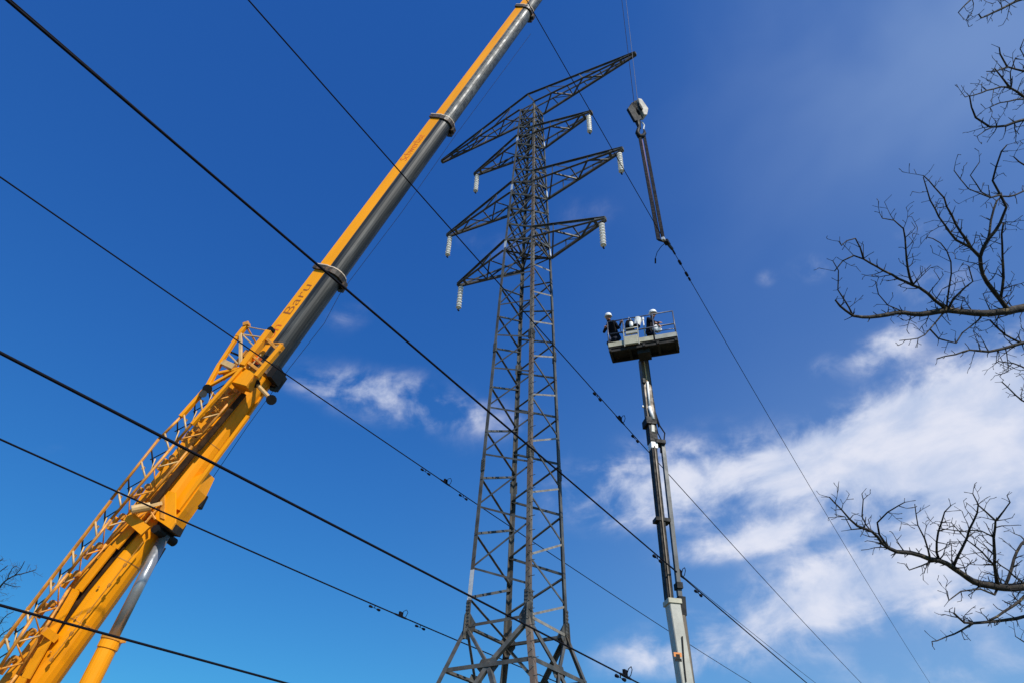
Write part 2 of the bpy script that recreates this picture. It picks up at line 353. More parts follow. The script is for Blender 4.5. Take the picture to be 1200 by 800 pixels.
# crossarms
def crossarm(i, side):
    zl, zu, L = ZL[i], ZU[i], LA[i]; arm = MB().box(O+E1*side*(L-.06)+Z*(zl+.03), E1*.06, E2*.09, Z*.07).build('crossarm', 'tower', pylon)
    tipc = O+E1*side*L+Z*zl
    cf, cr = ('N', 'R') if side > 0 else ('L', 'F')
    base = {}
    for key, c, s2 in (('f', cf, -1), ('r', cr, 1)):
        bl = leg(c, zl); tl = tipc+E2*s2*.07
        bu = leg(c, zu) if i else (O+E2*s2*hw(ZL[0])*1.0+Z*zu)
        tu = tipc+E2*s2*.07+Z*.11
        base[key] = (bl, tl, bu, tu)
        for a, b, w in ((bl, tl, .10), (bu, tu, .085)):
            MB().angle(a, b, w, .016, V(0, 0, -1) if w > .09 else Z, E2*s2).build('chord', 'tower', arm)
        if i == 0 and side > 0:
            MB().angle(bu, leg(cf if key == 'f' else cr, zl), .08, .011, E2*s2).build('peak_post', 'tower', arm)
    N_ = 5 if i == 0 else (4 if i == 2 else 3)
    P = lambda key, lvl, f: base[key][0 if lvl == 'l' else 2]*(1-f)+base[key][1 if lvl == 'l' else 3]*f
    fs = [.02+.80*(k/N_) for k in range(N_+1)]
    for k in range(N_):                                        # bottom plane zigzag
        a, b = ('r', 'f') if k % 2 == 0 else ('f', 'r')
        MB().angle(P(a, 'l', fs[k])+Z*.02, P(b, 'l', fs[k+1])+Z*.02, .065, .009, V(0, 0, -1)).build('brace', 'tower', arm)
        if k and k % 2 == 0: MB().angle(P('f', 'l', fs[k])+Z*.035, P('r', 'l', fs[k])+Z*.035, .05, .009, V(0, 0, -1)).build('brace', 'tower', arm)
    for key, s2 in (('f', -1), ('r', 1)):                      # side lattice
        for k in range(1, N_):
            if k % 2 == 1:
                MB().angle(P(key, 'l', fs[k]), P(key, 'u', fs[k]), .05, .008, E2*s2).build('brace', 'pale_steel' if (i == 0 and k == 3) else 'tower', arm)
                MB().angle(P(key, 'u', fs[k]), P(key, 'l', fs[k+1]), .05, .008, E2*s2).build('brace', 'tower', arm)
    # tip plate where the chords run together
    f0 = .86; o = MB()
    for key in 'fr': o.beam(P(key, 'l', f0)+Z*.06, P(key, 'l', 1)+Z*.06, .03, .16 if i else .12)
    o.beam(P('f', 'l', f0)+Z*.02, P('r', 'l', f0)+Z*.02, .12, .06)
    o.beam(P('f', 'l', 1)+Z*.06, P('r', 'l', 1)+Z*.06, .05, .16)
    o.build('tip_plate', 'tower', arm)
    return tipc
TIPS = {(i, s): crossarm(i, s) for i in range(4) for s in (-1, 1)}

# insulator strings
def make_insulator(loc, label):
    t = empty('insulator_string', loc, label, 'insulator', 'insulator strings hanging from the crossarm tips')
    o = MB().tube([loc, loc-Z*.1], .02, 6); o.box(loc-Z*.03, E1*.035, E2*.05, Z*.02); o.build('shackle', 'tower', t)
    n_ = 8; sp = .168
    d0 = None
    for k in range(n_):
        zt = -.1-k*sp; p = loc+Z*zt
        o = MB().tube([p, p-Z*.03, p-Z*.045, p-Z*.09, p-Z*.11, p-Z*.115, p-Z*.17], [.032, .04, .07, .122, .118, .03, .026], 14)
        if d0 is None: d0 = o.build('disc', 'porcelain', t, smooth=False)
        else:
            d = d0.copy(); COL.objects.link(d); d.parent = t; d.location = (0, 0, -k*sp)
    e = loc-Z*(.1+n_*sp); o = MB().tube([e+Z*.02, e-Z*.1], .018, 6); o.tube([e-Z*.1-E2*.05, e-Z*.1+E2*.05], .035, 8); o.build('clamp', 'black', t)
    return t
for i, s, lab in ((1, -1, 'white insulator string under the left tip of the second crossarm'), (1, 1, 'white insulator string under the right tip of the second crossarm'),
                  (2, -1, 'white insulator string under the left tip of the wide third crossarm'), (2, 1, 'white insulator string under the right tip of the wide third crossarm'),
                  (3, -1, 'white insulator string under the left tip of the lowest crossarm'), (3, 1, 'white insulator string under the right tip of the lowest crossarm')):
    make_insulator(TIPS[(i, s)]-E1*s*.18-Z*.03, lab)

# ---------------------------------------------------------------- conductors lowered below the arms
OC = O@E1; OE2 = O@E2
def on_plane(u, v, off): r = ray(u, v); return C0+r*(off/(r@E1))
def damper(p, parent):
    o = MB(); o.tube([p, p-Z*.09], .014, 5); a = p-Z*.09
    o.tube([a-E2*.2, a+E2*.2], .008, 5)
    for s in (-1, 1): o.tube([a+E2*s*.10, a+E2*s*.14, a+E2*s*.23, a+E2*s*.26], [.02, .036, .042, .02], 7)
    o.build('vibration_damper', 'wire', parent)
def wire(label, off, pts, r, group='bare conductors lowered below the crossarms', clamp=None, damp=(), name='power_line', material='wire'):
    P = [on_plane(u, v, off) for u, v in pts]
    s = np.array([p@E2 for p in P]); h = np.array([p[2] for p in P])
    k = np.polyfit(s, h, 1 if len(P) < 4 else 2)
    if k[0] < 0 or len(P) < 4: k = np.concatenate([[0], np.polyfit(s, h, 1)]) if len(P) >= 4 else np.concatenate([[0], k])
    fn = lambda t: float(np.polyval(k, t))
    s0, s1 = s.min()-10, 170
    ts = np.concatenate([np.linspace(s0, 45, 40), np.linspace(50, s1, 20)])
    line = [E1*off+E2*t+Z*(fn(t)) for t in ts]
    r *= .86; o = MB().tube(line, r, 6).build(name, material, None, smooth=True); tag(o, label, 'power line', group)
    at = lambda u, v: (lambda t: E1*off+E2*t+Z*fn(t))(on_plane(u, v, off)@E2)
    if clamp:
        p = at(*clamp); c = MB(); c.tube([p-E2*.3, p-E2*.12, p+E2*.12, p+E2*.3], [r*1.3, .034, .034, r*1.3], 7); c.box(p+Z*.07, E1*.03, E2*.08, Z*.07)
        c.build('suspension_clamp', 'wire', o)
        lp = [p+Z*.03+E1*.04, p+Z*.16+E2*.03+E1*.08, p+Z*.23+E2*.14+E1*.1, p+Z*.19+E2*.25+E1*.07, p+Z*.07+E2*.24+E1*.03, p+E2*.18]
        MB().tube(lp, .011, 5).build('jumper_loop', 'wire', o)
    for d in damp: damper(at(*d), o)
    return o
wire('thickest black power line, running from the top left corner across the crane boom', OC+LA[2], [(5, 0), (120, 95), (240, 198), (370, 312), (480, 402), (560, 470), (620, 520), (700, 590), (800, 675), (945, 800)], .022,
     clamp=(797, 672), damp=((770, 650), (818, 692)))
wire('power line from the top edge, over the crane boom and behind the lift mast', OC+LA[1], [(280, 0), (385, 100), (470, 199), (525, 262), (600, 348), (650, 408), (700, 466), (770, 537), (860, 640), (930, 717), (1010, 800)], .019,
     clamp=(727, 494), damp=((700, 466), (744, 512)))
wire('power line from the upper left edge passing behind the top of the crane jib', OC-LA[1], [(0, 210), (140, 298), (270, 395), (340, 445), (420, 495), (500, 550), (556, 588), (660, 660), (770, 728), (880, 800)], .021,
     clamp=(522, 566), damp=((499, 550), (543, 580)))
wire('power line from the left edge just below mid height, passing in front of the jib', OC+LA[3], [(0, 415), (100, 468), (200, 518), (330, 580), (440, 637), (545, 695), (640, 742), (735, 795)], .021, clamp=(733, 794), damp=((727, 791), (752, 803)))
wire('power line from the lower left edge, crossing the crane at its cylinder bracket', OC-LA[2], [(0, 515), (140, 575), (280, 640), (400, 692), (450, 712), (500, 735), (560, 760)], .024,
     clamp=(470, 718), damp=((440, 706), (493, 729)))
wire('lowest power line, in the bottom left corner across the crane cylinder', OC-LA[3], [(0, 708), (100, 737), (200, 762), (335, 800)], .03)
wire('thin pale pilot rope running just above the thickest power line', OC+LA[2]-2.2, [(32, 19), (120, 92), (245, 199), (660, 560), (760, 640), (803, 676), (956, 800)], .012, group='ropes on the pylon job', name='pilot_rope', material='rope')

# ---------------------------------------------------------------- hook block, slings and the earth wire
HO = OC+LA[0]
HS = on_plane(781, 284, HO)
ew = [on_plane(628, 22, HO), on_plane(700, 141, HO), on_plane(776, 279, HO)]
k1 = np.polyfit([p@E2 for p in ew], [p[2] for p in ew], 1)
ew2 = [on_plane(u, v, HO) for u, v in ((782, 285), (870, 430), (960, 590), (1090, 800))]
k2 = np.polyfit([p@E2 for p in ew2], [p[2] for p in ew2], 2)
line = [E1*HO+E2*t+Z*np.polyval(k1, t) for t in np.linspace(-12, ew[2]@E2, 20)]
o = MB().tube(line, .013, 5); l2 = [E1*HO+E2*t+Z*np.polyval(k2, t) for t in np.linspace(ew2[0]@E2, 110, 40)]; o.tube(l2, .013, 5)
earth = tag(o.build('earth_wire', 'wire', None, smooth=True), 'thin earth wire held up by the sling and falling away to the lower right', 'power line')
def el(t): return E1*HO+E2*t+Z*np.polyval(k2, t)
t0 = ew2[0]@E2
for a, b, r in ((0, .25, .05), (.45, .75, .035), (1.1, 1.3, .05), (1.75, 1.95, .05), (2.05, 2.2, .04)): MB().tube([el(t0+a), el(t0+b)], r, 6).build('compression_clamp', 'wire', earth)
w_ = at_depth(768, 309, 24.5)
MB().tube([HS, at_depth(775, 289, 24.5), at_depth(770, 296, 24.5), at_depth(768, 303, 24.5), w_], .012, 5).tube([at_depth(768, 303, 24.5), w_], .03, 5).build('wire_tail', 'wire', earth)

CR_T = at_depth(707, -110, 46)                        # boom head
HK = at_depth(746, 128, 30.3)
hb = empty('hook_block', HK, 'crane hook block with a white cover, hanging on two ropes above the slings', 'hook block')
hx = nrm(V(1, .35, 0)); hy = nrm(np.cross(Z, hx))
dp = nrm(V(-.42, .9, 0))
nv = nrm(V(.42, -.9, 0))
def hp(u, v, d=0): r = ray(u, v); return C0+r*(((HK+dp*d-C0)@nv)/(r@nv))
def slab(poly, th, name, m, parent, shift=0, bevel=0):
    k = len(poly); o = MB(); a = [p+dp*(shift-th/2) for p in poly]; b = [p+dp*(shift+th/2) for p in poly]
    o.add(a+b, [tuple(range(k)), tuple(range(2*k-1, k-1, -1))]+[(i, (i+1) % k, k+(i+1) % k, k+i) for i in range(k)]); return o.build(name, m, parent, bevel=bevel)
slab([hp(*p) for p in ((743, 119.5), (746, 118.5), (753, 139), (750, 141), (743.5, 143), (735, 128))], .12, 'side_plate', 'black', hb)
slab([hp(*p, -.05) for p in ((745.5, 118.5), (749.5, 119.5), (757.5, 131), (756, 138), (752.5, 138), (748, 129))], .34, 'cheek_cover', 'hook_white', hb, bevel=.02)
slab([hp(*p, -.24) for p in ((748, 121), (750.5, 124), (753, 129), (751, 128.6), (748.6, 125))], .1, 'cover_slot', 'black', hb)
for sft in (-.08, .0, .08):
    c = hp(745, 126)+dp*(sft+.05); o = MB(); o.tube([c-dp*.03, c+dp*.03], .27, 16); o.build('sheave', 'under', hb)
s_ = hp(747.5, 143); e_ = hp(749.5, 151)
MB().tube([s_, s_*.5+e_*.5, e_], [.13, .1, .07], 8).build('swivel', 'black', hb)
hk = [hp(u, v) for u, v in ((749.5, 149), (748, 152), (747, 156), (749, 160), (753, 160), (755.5, 157), (755, 153))]
MB().tube(hk, [.07, .085, .1, .11, .1, .08, .04], 8).build('hook', 'black', hb, smooth=True)
MB().tube([hp(754, 152, .1), hp(755, 147, .1), hp(752, 143, .1)], .035, 6).build('safety_latch', 'plate', hb)
# the two falls of rope between boom head and block
for (u0, u1, m) in ((743, 719, 'rope'), (747.5, 727.5, 'bright_rope')):
    a = at_depth(u0, 120, 30.3); b0 = at_depth(u1, 0, 30.3*1.22)
    top = CR_T+V(.5, 0, -.3)*(1 if m == 'rope' else 1.6)
    # straight fall, aimed at the boom head
    f = [a*(1-t)+top*t for t in np.linspace(0, 1, 8)]
    tag(MB().tube(f, .014 if m == 'rope' else .012, 5).build('hoist_rope', m, None), 'dark left fall of the hoist rope above the hook block' if m == 'rope' else 'pale right fall of the hoist rope above the hook block', 'rope', 'hoist ropes above the hook block')
# slings
sl_ = empty('round_sling', hp(751, 160), 'pair of long dark slings between the crane hook and the earth wire', 'sling')
top1, bot1 = hp(749.5, 160), at_depth(771.5, 281, 24.7); top2, bot2 = hp(755, 160), at_depth(777, 279, 24.7)
for a, b, m in ((top1, bot1, 'cloth'), (top2, bot2, 'cloth')):
    MB().beam(a, b, .12, .05, up=(0, 1, 0)).build('strap', 'wire', sl_)
MB().beam((top1+top2)/2+dp*.06, (bot1+bot2)/2+dp*.06, .10, .02, up=tuple(dp)).build('strap', 'sling', sl_)
o = MB(); b_ = (bot1+bot2)/2
for a, b, r in ((bot1, HS, .05), (bot2, HS, .05), (HS, l2[0]+(l2[1]-l2[0])*.2, .06)): o.tube([a, b], r, 6)
o.box(HS, E1*.08, E2*.1, Z*.06); o.build('shackle', 'black', sl_)
MB().box(HS-E2*.15+Z*.05-E1*.05, E1*.05, E2*.06, Z*.06).build('shackle_pin', 'plate', sl_)

# ---------------------------------------------------------------- mobile crane
BT, BB = CR_T, at_depth(47, 790, 18)
AX = nrm(BT-BB); LB = np.linalg.norm(BT-BB); SS = nrm(np.cross(AX, Z)); HH = nrm(np.cross(SS, AX))
if SS@(C0-BB) < 0: SS = -SS
def loc3(u, v, s):                                    # photo point -> (t, h) on the crane plane s = const
    r = ray(u, v); k = (s-(C0-BB)@SS)/(r@SS); P = C0+r*k-BB; return P@AX, P@HH
def cp(t, s, h): return BB+AX*t+SS*s+HH*h
def Q(u, v, s): t, h = loc3(u, v, s); return cp(t, s, h)
def t_of(u, v): return loc3(u, v, 0)[0]
piv = cp(-3.6, 0, -.1)
crane = empty('mobile_crane', V(piv[0], piv[1], 0), 'yellow mobile crane with its long telescopic boom raised and a folded lattice jib alongside', 'crane')
def section(Wd, Hd, fl, k=13):
    p = [(-Wd/2, Hd/2), (Wd/2, Hd/2), (Wd/2, Hd/2-fl)]; q = []
    r = Wd/2-.02; hb_ = Hd-fl
    for j in range(k+1):
        a = math.pi*j/k; q.append((r*math.cos(a)*(1 if abs(math.cos(a)) > .99 else 1.0), Hd/2-fl-.015-hb_*math.sin(a)**.85))
    return p, q, [(-Wd/2, Hd/2-fl)]
def boom_part(t0, t1, Wd, Hd, fl, mats, k=13, name='boom_section'):
    p, q, e = section(Wd, Hd, fl, k); poly = p+q+e; o = MB(); nn_ = len(poly)
    vs = [cp(t0, a, b) for a, b in poly]+[cp(t1, a, b) for a, b in poly]
    fs = [(i, (i+1) % nn_, nn_+(i+1) % nn_, nn_+i) for i in range(nn_)]
    o.add(vs, fs); o.mi = [0 if (i < 2 or i == nn_-1) else 1 for i in range(nn_)]
    o.add(vs, [tuple(range(nn_)), tuple(range(nn_, 2*nn_))], 1)
    return o.build(name, mats, crane)
def collar(t, Wd, Hd, fl, wide=.22, th=.09, pale=True, k=9):
    p, q, e = section(Wd, Hd, fl, k); inn = [p[1]]+[p[2]]+q+e+[p[0]]; o = MB()
    cx = [(a*(1+2*th/Wd), (b)*(1+2*th/Hd)) for a, b in inn]
    nn_ = len(cx)
    for s0, s1, mi in ((0, wide, 0), (wide+.004, wide+.05, 1)):
        if mi and not pale: continue
        e_ = 1.0 if not mi else 1.02
        vs = []
        for tt in (t+s0, t+s1): vs += [cp(tt, a*.98, b*.98) for a, b in inn]+[cp(tt, a*e_, b*e_) for a, b in cx]
        fs = []
        for i in range(nn_-1):
            A, B = i, i+1
            fs += [(A, B, nn_+B, nn_+A), (2*nn_+A, 2*nn_+B, 3*nn_+B, 3*nn_+A), (nn_+A, nn_+B, 3*nn_+B, 3*nn_+A), (A, B, 2*nn_+B, 2*nn_+A)]
        o.add(vs, fs, mi)
    # lugs at both ends and underneath
    for sx in (-1, 1): o.box(cp(t+wide/2, sx*(Wd/2+th*.6), Hd/2+.02), AX*wide*.5, SS*.05, HH*.06, 0)
    o.box(cp(t-.02, -Wd*.2, -Hd/2-th-.05), AX*.12, SS*.1, HH*.07, 0)
    o.box(cp(t-.02, -Wd*.42, -Hd/2+.05), AX*.16, SS*.09, HH*.12, 0)
    return o.build('boom_collar', ['collar', 'collar_lit'], crane)
tA = t_of(313, 440); tB = t_of(390, 326); tC = t_of(519, 147); tD = t_of(620, 16)
boom_part(-4.4, tA, .98, 1.08, .62, ['orange', 'orange'], 9)
boom_part(tA, tB, .90, 1.0, .52, ['yellow', 'boomdark'])
boom_part(tB+.03, tC, .84, .94, .49, ['yellow', 'boomdark'])
boom_part(tC+.03, tD, .76, .84, .44, ['yellow', 'boomgrey'])
boom_part(tD+.03, LB-6, .68, .76, .40, ['yellow', 'boomgrey'])
boom_part(LB-6, LB-.6, .6, .68, .36, ['yellow', 'boomgrey'])
collar(tA-.1, .98, 1.08, .62, pale=False, wide=.35, th=.07); collar(tB-.1, .88, .98, .5); collar(tC-.1, .8, .9, .47); collar(tD-.1, .72, .8, .42); collar(LB-6, .62, .7, .38)
for u_, v_ in ((246, 524), (150, 660), (95, 730)):
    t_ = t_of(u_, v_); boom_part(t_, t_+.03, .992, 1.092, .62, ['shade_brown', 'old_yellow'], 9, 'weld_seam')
# boom head with sheaves
o = MB(); [o.box(cp(LB-.1, sx*.3, -.1), AX*.75, SS*.02, HH*.4) for sx in (-1, 1)]; o.build('boom_head', 'orange', crane)
for sx in (-.18, 0, .18):
    c = cp(LB+.1, sx, -.2); MB().tube([c-SS*.04, c+SS*.04], .36, 18).build('sheave', 'black', crane)
# lettering along the yellow strip
def text(s, t, size, hc, m, Wd, sx=1.0, sh=0):
    cu = bpy.data.curves.new('lettering', 'FONT'); cu.body = s; cu.size = size; cu.extrude = .002; cu.align_y = 'CENTER'; cu.offset = -.004
    ob = bpy.data.objects.new('tmp', cu); COL.objects.link(ob); bpy.context.view_layer.update()
    me = bpy.data.meshes.new_from_object(ob.evaluated_get(bpy.context.evaluated_depsgraph_get())); bpy.data.objects.remove(ob)
    me.materials.clear(); me.materials.append(MT[m]); o0 = ORG[crane.name]
    for v in me.vertices:
        P = cp(t+v.co.x*sx, Wd/2+.004+v.co.z, hc+v.co.y)-o0; v.co = P
    me.update(); ob = bpy.data.objects.new('lettering', me); COL.objects.link(ob); ob.parent = crane; return ob
t1_ = t_of(306, 403)
text('on', t1_, .5, .25, 'red', .90, 1.4); text('Baru', t1_+1.15, .5, .25, 'letter', .90, 1.75)
t2_ = t_of(468, 197); text('Schwerlast', t2_, .5, .24, 'red', .84, .9)
# ribs, bolts and seam on the base section
for t, in [(t_of(66, 765),), (t_of(95, 725),), (t_of(120, 690),), (t_of(243, 527),)]:
    for hh in (-.3,): MB().tube([cp(t, .49, hh), cp(t, .52, hh)], .03, 8).build('bolt_head', 'old_yellow', crane)
MB().beam(cp(t_of(225, 590)-1.2, -.06, -.585), cp(tA-.4, -.06, -.585), .06, .05, up=tuple(SS)).build('wear_rail', 'orange', crane)
o = MB(); o.beam(Q(209, 597, .28), Q(291, 487, .28), .09, .13, up=tuple(HH)); o.build('side_rail', 'orange', crane)
MB().beam(Q(60, 772, .5), Q(168, 634, .5), .012, .03, up=tuple(HH)).build('weld_seam', 'old_yellow', crane)
for f_ in (0, .22, .41, .63, .8): 
    a_ = Q(60+108*f_, 772-138*f_, .5); MB().box(a_, AX*.05, SS*.022, HH*.035).build('clip', 'old_yellow', crane)
# pads and faded stickers on the flank
for (u, v) in ((111, 680), (83, 724)):
    p = Q(u, v, .44); MB().box(p-HH*.02, AX*.28, SS*.002+HH*.0, HH*.16).build('faded_sticker', 'palebar', crane)
# luffing bracket
BP = [(168, 594), (196, 572), (250, 555), (243, 572), (227, 595), (204, 626), (192, 633), (184, 622), (176, 607)]
def side_slab(pts, sref, s0, s1, name, m, parent):
    t_h = [loc3(u, v, sref) for u, v in pts]; k = len(t_h)
    o = MB(); a = [cp(t, s0, h) for t, h in t_h]; b = [cp(t, s1, h) for t, h in t_h]
    o.add(a+b, [tuple(range(k)), tuple(range(2*k-1, k-1, -1))]+[(i, (i+1) % k, k+(i+1) % k, k+i) for i in range(k)]); return o.build(name, m, parent)
side_slab([(190, 600), (205, 575), (247, 556), (237, 577), (221, 600), (203, 624), (192, 615)], 0, .24, -.24, 'luffing_bracket', 'orange', crane)
side_slab([(166, 602), (172, 580), (190, 573), (206, 577), (206, 612), (201, 620), (188, 611), (180, 606)], .5, .47, .53, 'gusset_plate', 'orange', crane)
side_slab([(188, 576), (193, 577), (193, 608), (188, 606)], .55, .53, .56, 'gusset_rib', 'old_yellow', crane)
side_slab([(20, 796), (62, 742), (92, 695), (124, 645), (140, 630), (172, 612), (140, 648), (104, 692), (77, 729), (40, 780)], .5, .48, .505, 'shadow_wedge', 'shade_brown', crane)  # shadow between rail and boom, added as a dark slab
pp = loc3(193, 627, .0); PIN = cp(pp[0], 0, pp[1])
MB().tube([PIN-SS*.5, PIN+SS*.5], .13, 14).build('pin', 'black', crane)
MB().beam(cp(pp[0]+.5, 0, pp[1]+.05), cp(pp[0]+.12, 0, pp[1]-.02), .6, .5, up=tuple(HH)).build('pin_housing', 'under', crane)
# luffing cylinder
r1 = loc3(132, 747, 0); r2 = loc3(100, 800, 0); RD = nrm(cp(*[r1[0], 0, r1[1]])-PIN); J = cp(r1[0], 0, r1[1])
MB().tube([PIN, J], .15, 20).build('cylinder_rod', 'chrome', crane, smooth=True)
MB().tube([J, J+RD*.28, J+RD*.29, J+RD*4.6], [.27, .27, .245, .245], 20).build('cylinder_barrel', 'orange', crane, smooth=False)
MB().tube([J-RD*.02, J+RD*.06], .29, 20).build('cylinder_gland', 'old_yellow', crane)
MB().beam(J+RD*.1-SS*.0+AX*.0, J+RD*.1+V(.42, -.05, .02), .05, .08).build('hose_bracket', 'old_yellow', crane)
MB().tube([PIN+V(.05, .2, -.3), J+V(-.18, .22, .1)], .03, 6).build('hose', 'black', crane)
# jib lattice folded alongside
S1, S0 = 1.18, .70
jib = MB().beam(Q(-12, 772, S1), Q(130, 586, S1), .07, .07).build('jib', 'old_yellow', crane)
def jb(pts, w, s, name='chord', m='old_yellow', h=None):
    P = [Q(u, v, s) for u, v in pts] if not isinstance(s, (list, tuple)) else [Q(u, v, ss) for (u, v), ss in zip(pts, s)]
    for a, b in zip(P, P[1:]): MB().tube([a, b], w/2, 8).build(name, m, jib, smooth=True)
    return P
OUT = [(-40, 809), (0, 752), (80, 650), (130, 585), (186, 514), (212, 488), (243, 452)]
MID = [(-30, 818), (0, 781), (42, 717), (80, 671), (130, 608), (206, 518), (256, 460), (285, 428)]
INN = [(-10, 830), (20, 790), (82, 687), (125, 637), (170, 588), (225, 522), (280, 458)]
BCK = [(u+3, v-1) for u, v in OUT]
jb(OUT[3:], .085, S1); jb(MID, .085, S1); jb(INN, .085, S0)
S_back = .62
def lerp_poly(poly, v):
    for (u0, v0), (u1, v1) in zip(poly, poly[1:]):
        if (v0-v)*(v1-v) <= 0 and v0 != v1: return u0+(u1-u0)*(v-v0)/(v1-v0)
    return poly[-1][0]
rows = [792, 760, 727, 692, 659, 625, 590, 556, 523, 500, 478, 458]
back = []
for j, r in enumerate(rows[:-1]):
    v0, v1 = r, rows[j+1]; vm = (v0+v1)/2
    o_, m_ = (lerp_poly(OUT, v0-16), v0-16), (lerp_poly(MID, v0+6), v0+6)
    hi = (lerp_poly(OUT, v1-16), v1-16); mid_n = (lerp_poly(MID, v0-10), v0-10)
    jb([o_, (lerp_poly(MID, v0+4), v0+4)], .06, S1, 'brace', 'palebar')                     # pale upright
    jb([(lerp_poly(MID, v0-2), v0-2), (lerp_poly(OUT, v0-16)*.35+lerp_poly(MID, v0-20)*.65, v0-19)], .035, S1, 'brace', 'palebar')
    # far lattice side, its shade put into near-black bars
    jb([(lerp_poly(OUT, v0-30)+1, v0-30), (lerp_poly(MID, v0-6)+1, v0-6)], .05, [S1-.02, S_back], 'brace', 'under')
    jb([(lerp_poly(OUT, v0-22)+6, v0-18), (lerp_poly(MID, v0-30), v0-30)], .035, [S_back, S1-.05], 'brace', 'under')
    # underside lattice between middle and inner chord
    jb([(lerp_poly(MID, v0-8), v0-8), (lerp_poly(INN, v0-16), v0-16)], .05, [S1, S0], 'brace', 'palebar' if j % 2 else 'old_yellow')
    jb([(lerp_poly(INN, v0-16), v0-16), (lerp_poly(MID, v1-8), v1-8)], .04, [S0, S1], 'brace', 'old_yellow')
    # pulley and clip lumps seen inside
    a = Q(lerp_poly(MID, v0-14)+5, v0-12, S0+.15)
    MB().box(a, AX*.2, SS*.05, HH*.06).build('bracket', 'orange' if j % 2 else 'old_yellow', jib, bevel=.01)
    a = Q(lerp_poly(MID, v0-24)+8, v0-20, S0+.1)
    MB().tube([a-SS*.05, a+SS*.05], .10, 10).build('roller', 'old_yellow', jib)
    a = Q(lerp_poly(OUT, v0-14)-1+5, v0-8, S1-.25); MB().box(a, AX*.05, SS*.03, HH*.03).build('clip', 'palebar', jib)
# carrier rail the jib rests on; its upper lengths are shadow painted as brown
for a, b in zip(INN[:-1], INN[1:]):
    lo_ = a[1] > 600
    MB().beam(Q(a[0]+(10 if lo_ else 7), a[1]+4, .64), Q(b[0]+(8 if lo_ else 6), b[1]+3, .64), .05, .26 if lo_ else .2, up=tuple(HH)).build('jib_rail_and_shadow', 'orange' if lo_ else 'shade_brown', crane)
# jib support arms near the luffing bracket
MB().beam(Q(150, 604, .95), Q(171, 622, .62), .16, .3, up=tuple(AX)).build('support_arm', 'orange', crane)
MB().tube([Q(154, 597, 1.2), Q(176, 593, .95)], .13, 12).build('support_roller', 'palebar', crane)
MB().beam(Q(174, 593, .9), Q(189, 589, .6), .10, .10).build('support_arm', 'palebar', crane)
for a, b in (((170, 612), (184, 596)), ((174, 595), (182, 608)), ((160, 606), (172, 600))): MB().tube([Q(*a, .75), Q(*b, .62)], .035, 6).build('support_link', 'old_yellow', crane)
MB().beam(Q(52, 738, .85), Q(66, 748, .5), .2, .2, up=tuple(AX)).build('support_arm', 'orange', crane)
# jib foot and head frames
def fr(p, q, w, s=S1, m='old_yellow', name='frame_bar', s2=None, h=None):
    MB().beam(Q(*p, s), Q(*q, s if s2 is None else s2), w, h or w, up=tuple(SS)).build(name, m, jib, bevel=.008)
for p, q, w, m in (((243, 453), (258, 426), .13, 'orange'), ((258, 426), (278, 395), .12, 'orange'), ((278, 395), (288.5, 382), .14, 'orange'),
                   ((282, 391), (282, 428), .1, 'palebar'), ((284, 392), (310, 396), .05, 'palebar'), ((289, 383), (316, 388), .035, 'palebar'),
                   ((285, 393), (298, 406), .05, 'palebar'), ((268, 415), (279, 426), .05, 'palebar'), ((285, 429), (316, 389), .22, 'orange'),
                   ((245, 452), (285, 430), .1, 'orange'), ((256, 437), (288, 430), .1, 'orange'), ((289, 383), (289, 379), .2, 'old_yellow'),
                   ((300, 441), (331, 405), .16, 'orange'), ((313, 398), (328, 412), .1, 'old_yellow'), ((320, 406), (331, 404.5), .05, 'palebar'),
                   ((225, 497), (285, 430), .11, 'orange'), ((262, 425), (275, 431), .2, 'palebar'), ((290, 424), (306, 436), .1, 'old_yellow'), ((296, 417), (311, 430), .07, 'old_yellow'), ((292, 431), (306, 415), .04, 'palebar'), ((243, 453), (212, 488), .13, 'orange')):
    fr(p, q, w, m=m)
for p, q, w, m, s, s2 in (((289, 383), (300, 402), .06, 'old_yellow', S1, S0), ((243, 453), (256, 470), .08, 'old_yellow', S1, S0), ((270, 412), (300, 425), .06, 'under', S1-.2, S0),
                     ((300, 402), (332, 403), .07, 'old_yellow', S0, S0), ((282, 428), (305, 420), .07, 'under', S1-.1, S0), ((262, 440), (290, 410), .08, 'old_yellow', S0+.1, S0), ((300, 402), (262, 445), .06, 'old_yellow', S0, S0)):
    fr(p, q, w, s=s, m=m, s2=s2)
MB().box(Q(288, 445, .95), AX*.3, SS*.2, HH*.34).build('hinge_box', 'orange', jib, bevel=.02)
MB().tube([Q(316, 386, 1.05), Q(319, 389, .9)], .13, 12).build('roller', 'black', jib)
MB().tube([Q(243, 455, 1.3), Q(243, 455, 1.0)], .15, 12).build('hinge_pin', 'black', jib)
MB().tube([Q(238, 461, 1.3), Q(238, 461, 1.0)], .12, 12).build('hinge_pin', 'greytube', jib)
MB().box(Q(300.5, 421, 1.0), AX*.12, SS*.08, HH*.12).build('marker_lamp_housing', 'red', jib)
# rope guide bracket near the end of the base section
MB().tube([Q(300, 449, .75), Q(317, 467, .75)], .07, 8).build('guide_arm', 'palebar', crane)
for (u, v), r in (((300, 449), .14), ((318, 468), .17)): MB().tube([Q(u, v, .85), Q(u, v, .65)], r, 12).build('guide_pulley', 'black', crane)
o = MB()
for k in range(5): o.tube([cp(tA-.55+k*.12, .5, -.2-.07*k), cp(tA-.5+k*.12, .56, -.5)], .05, 6)
o.build('hose_bundle', 'palebar', crane)
o = MB(); o.box(cp(tA+.05, .1, -.72), AX*.25, SS*.28, HH*.12); o.box(cp(tA+.0, -.3, -.6), AX*.3, SS*.12, HH*.16); o.build('wear_pad_housing', 'black', crane)
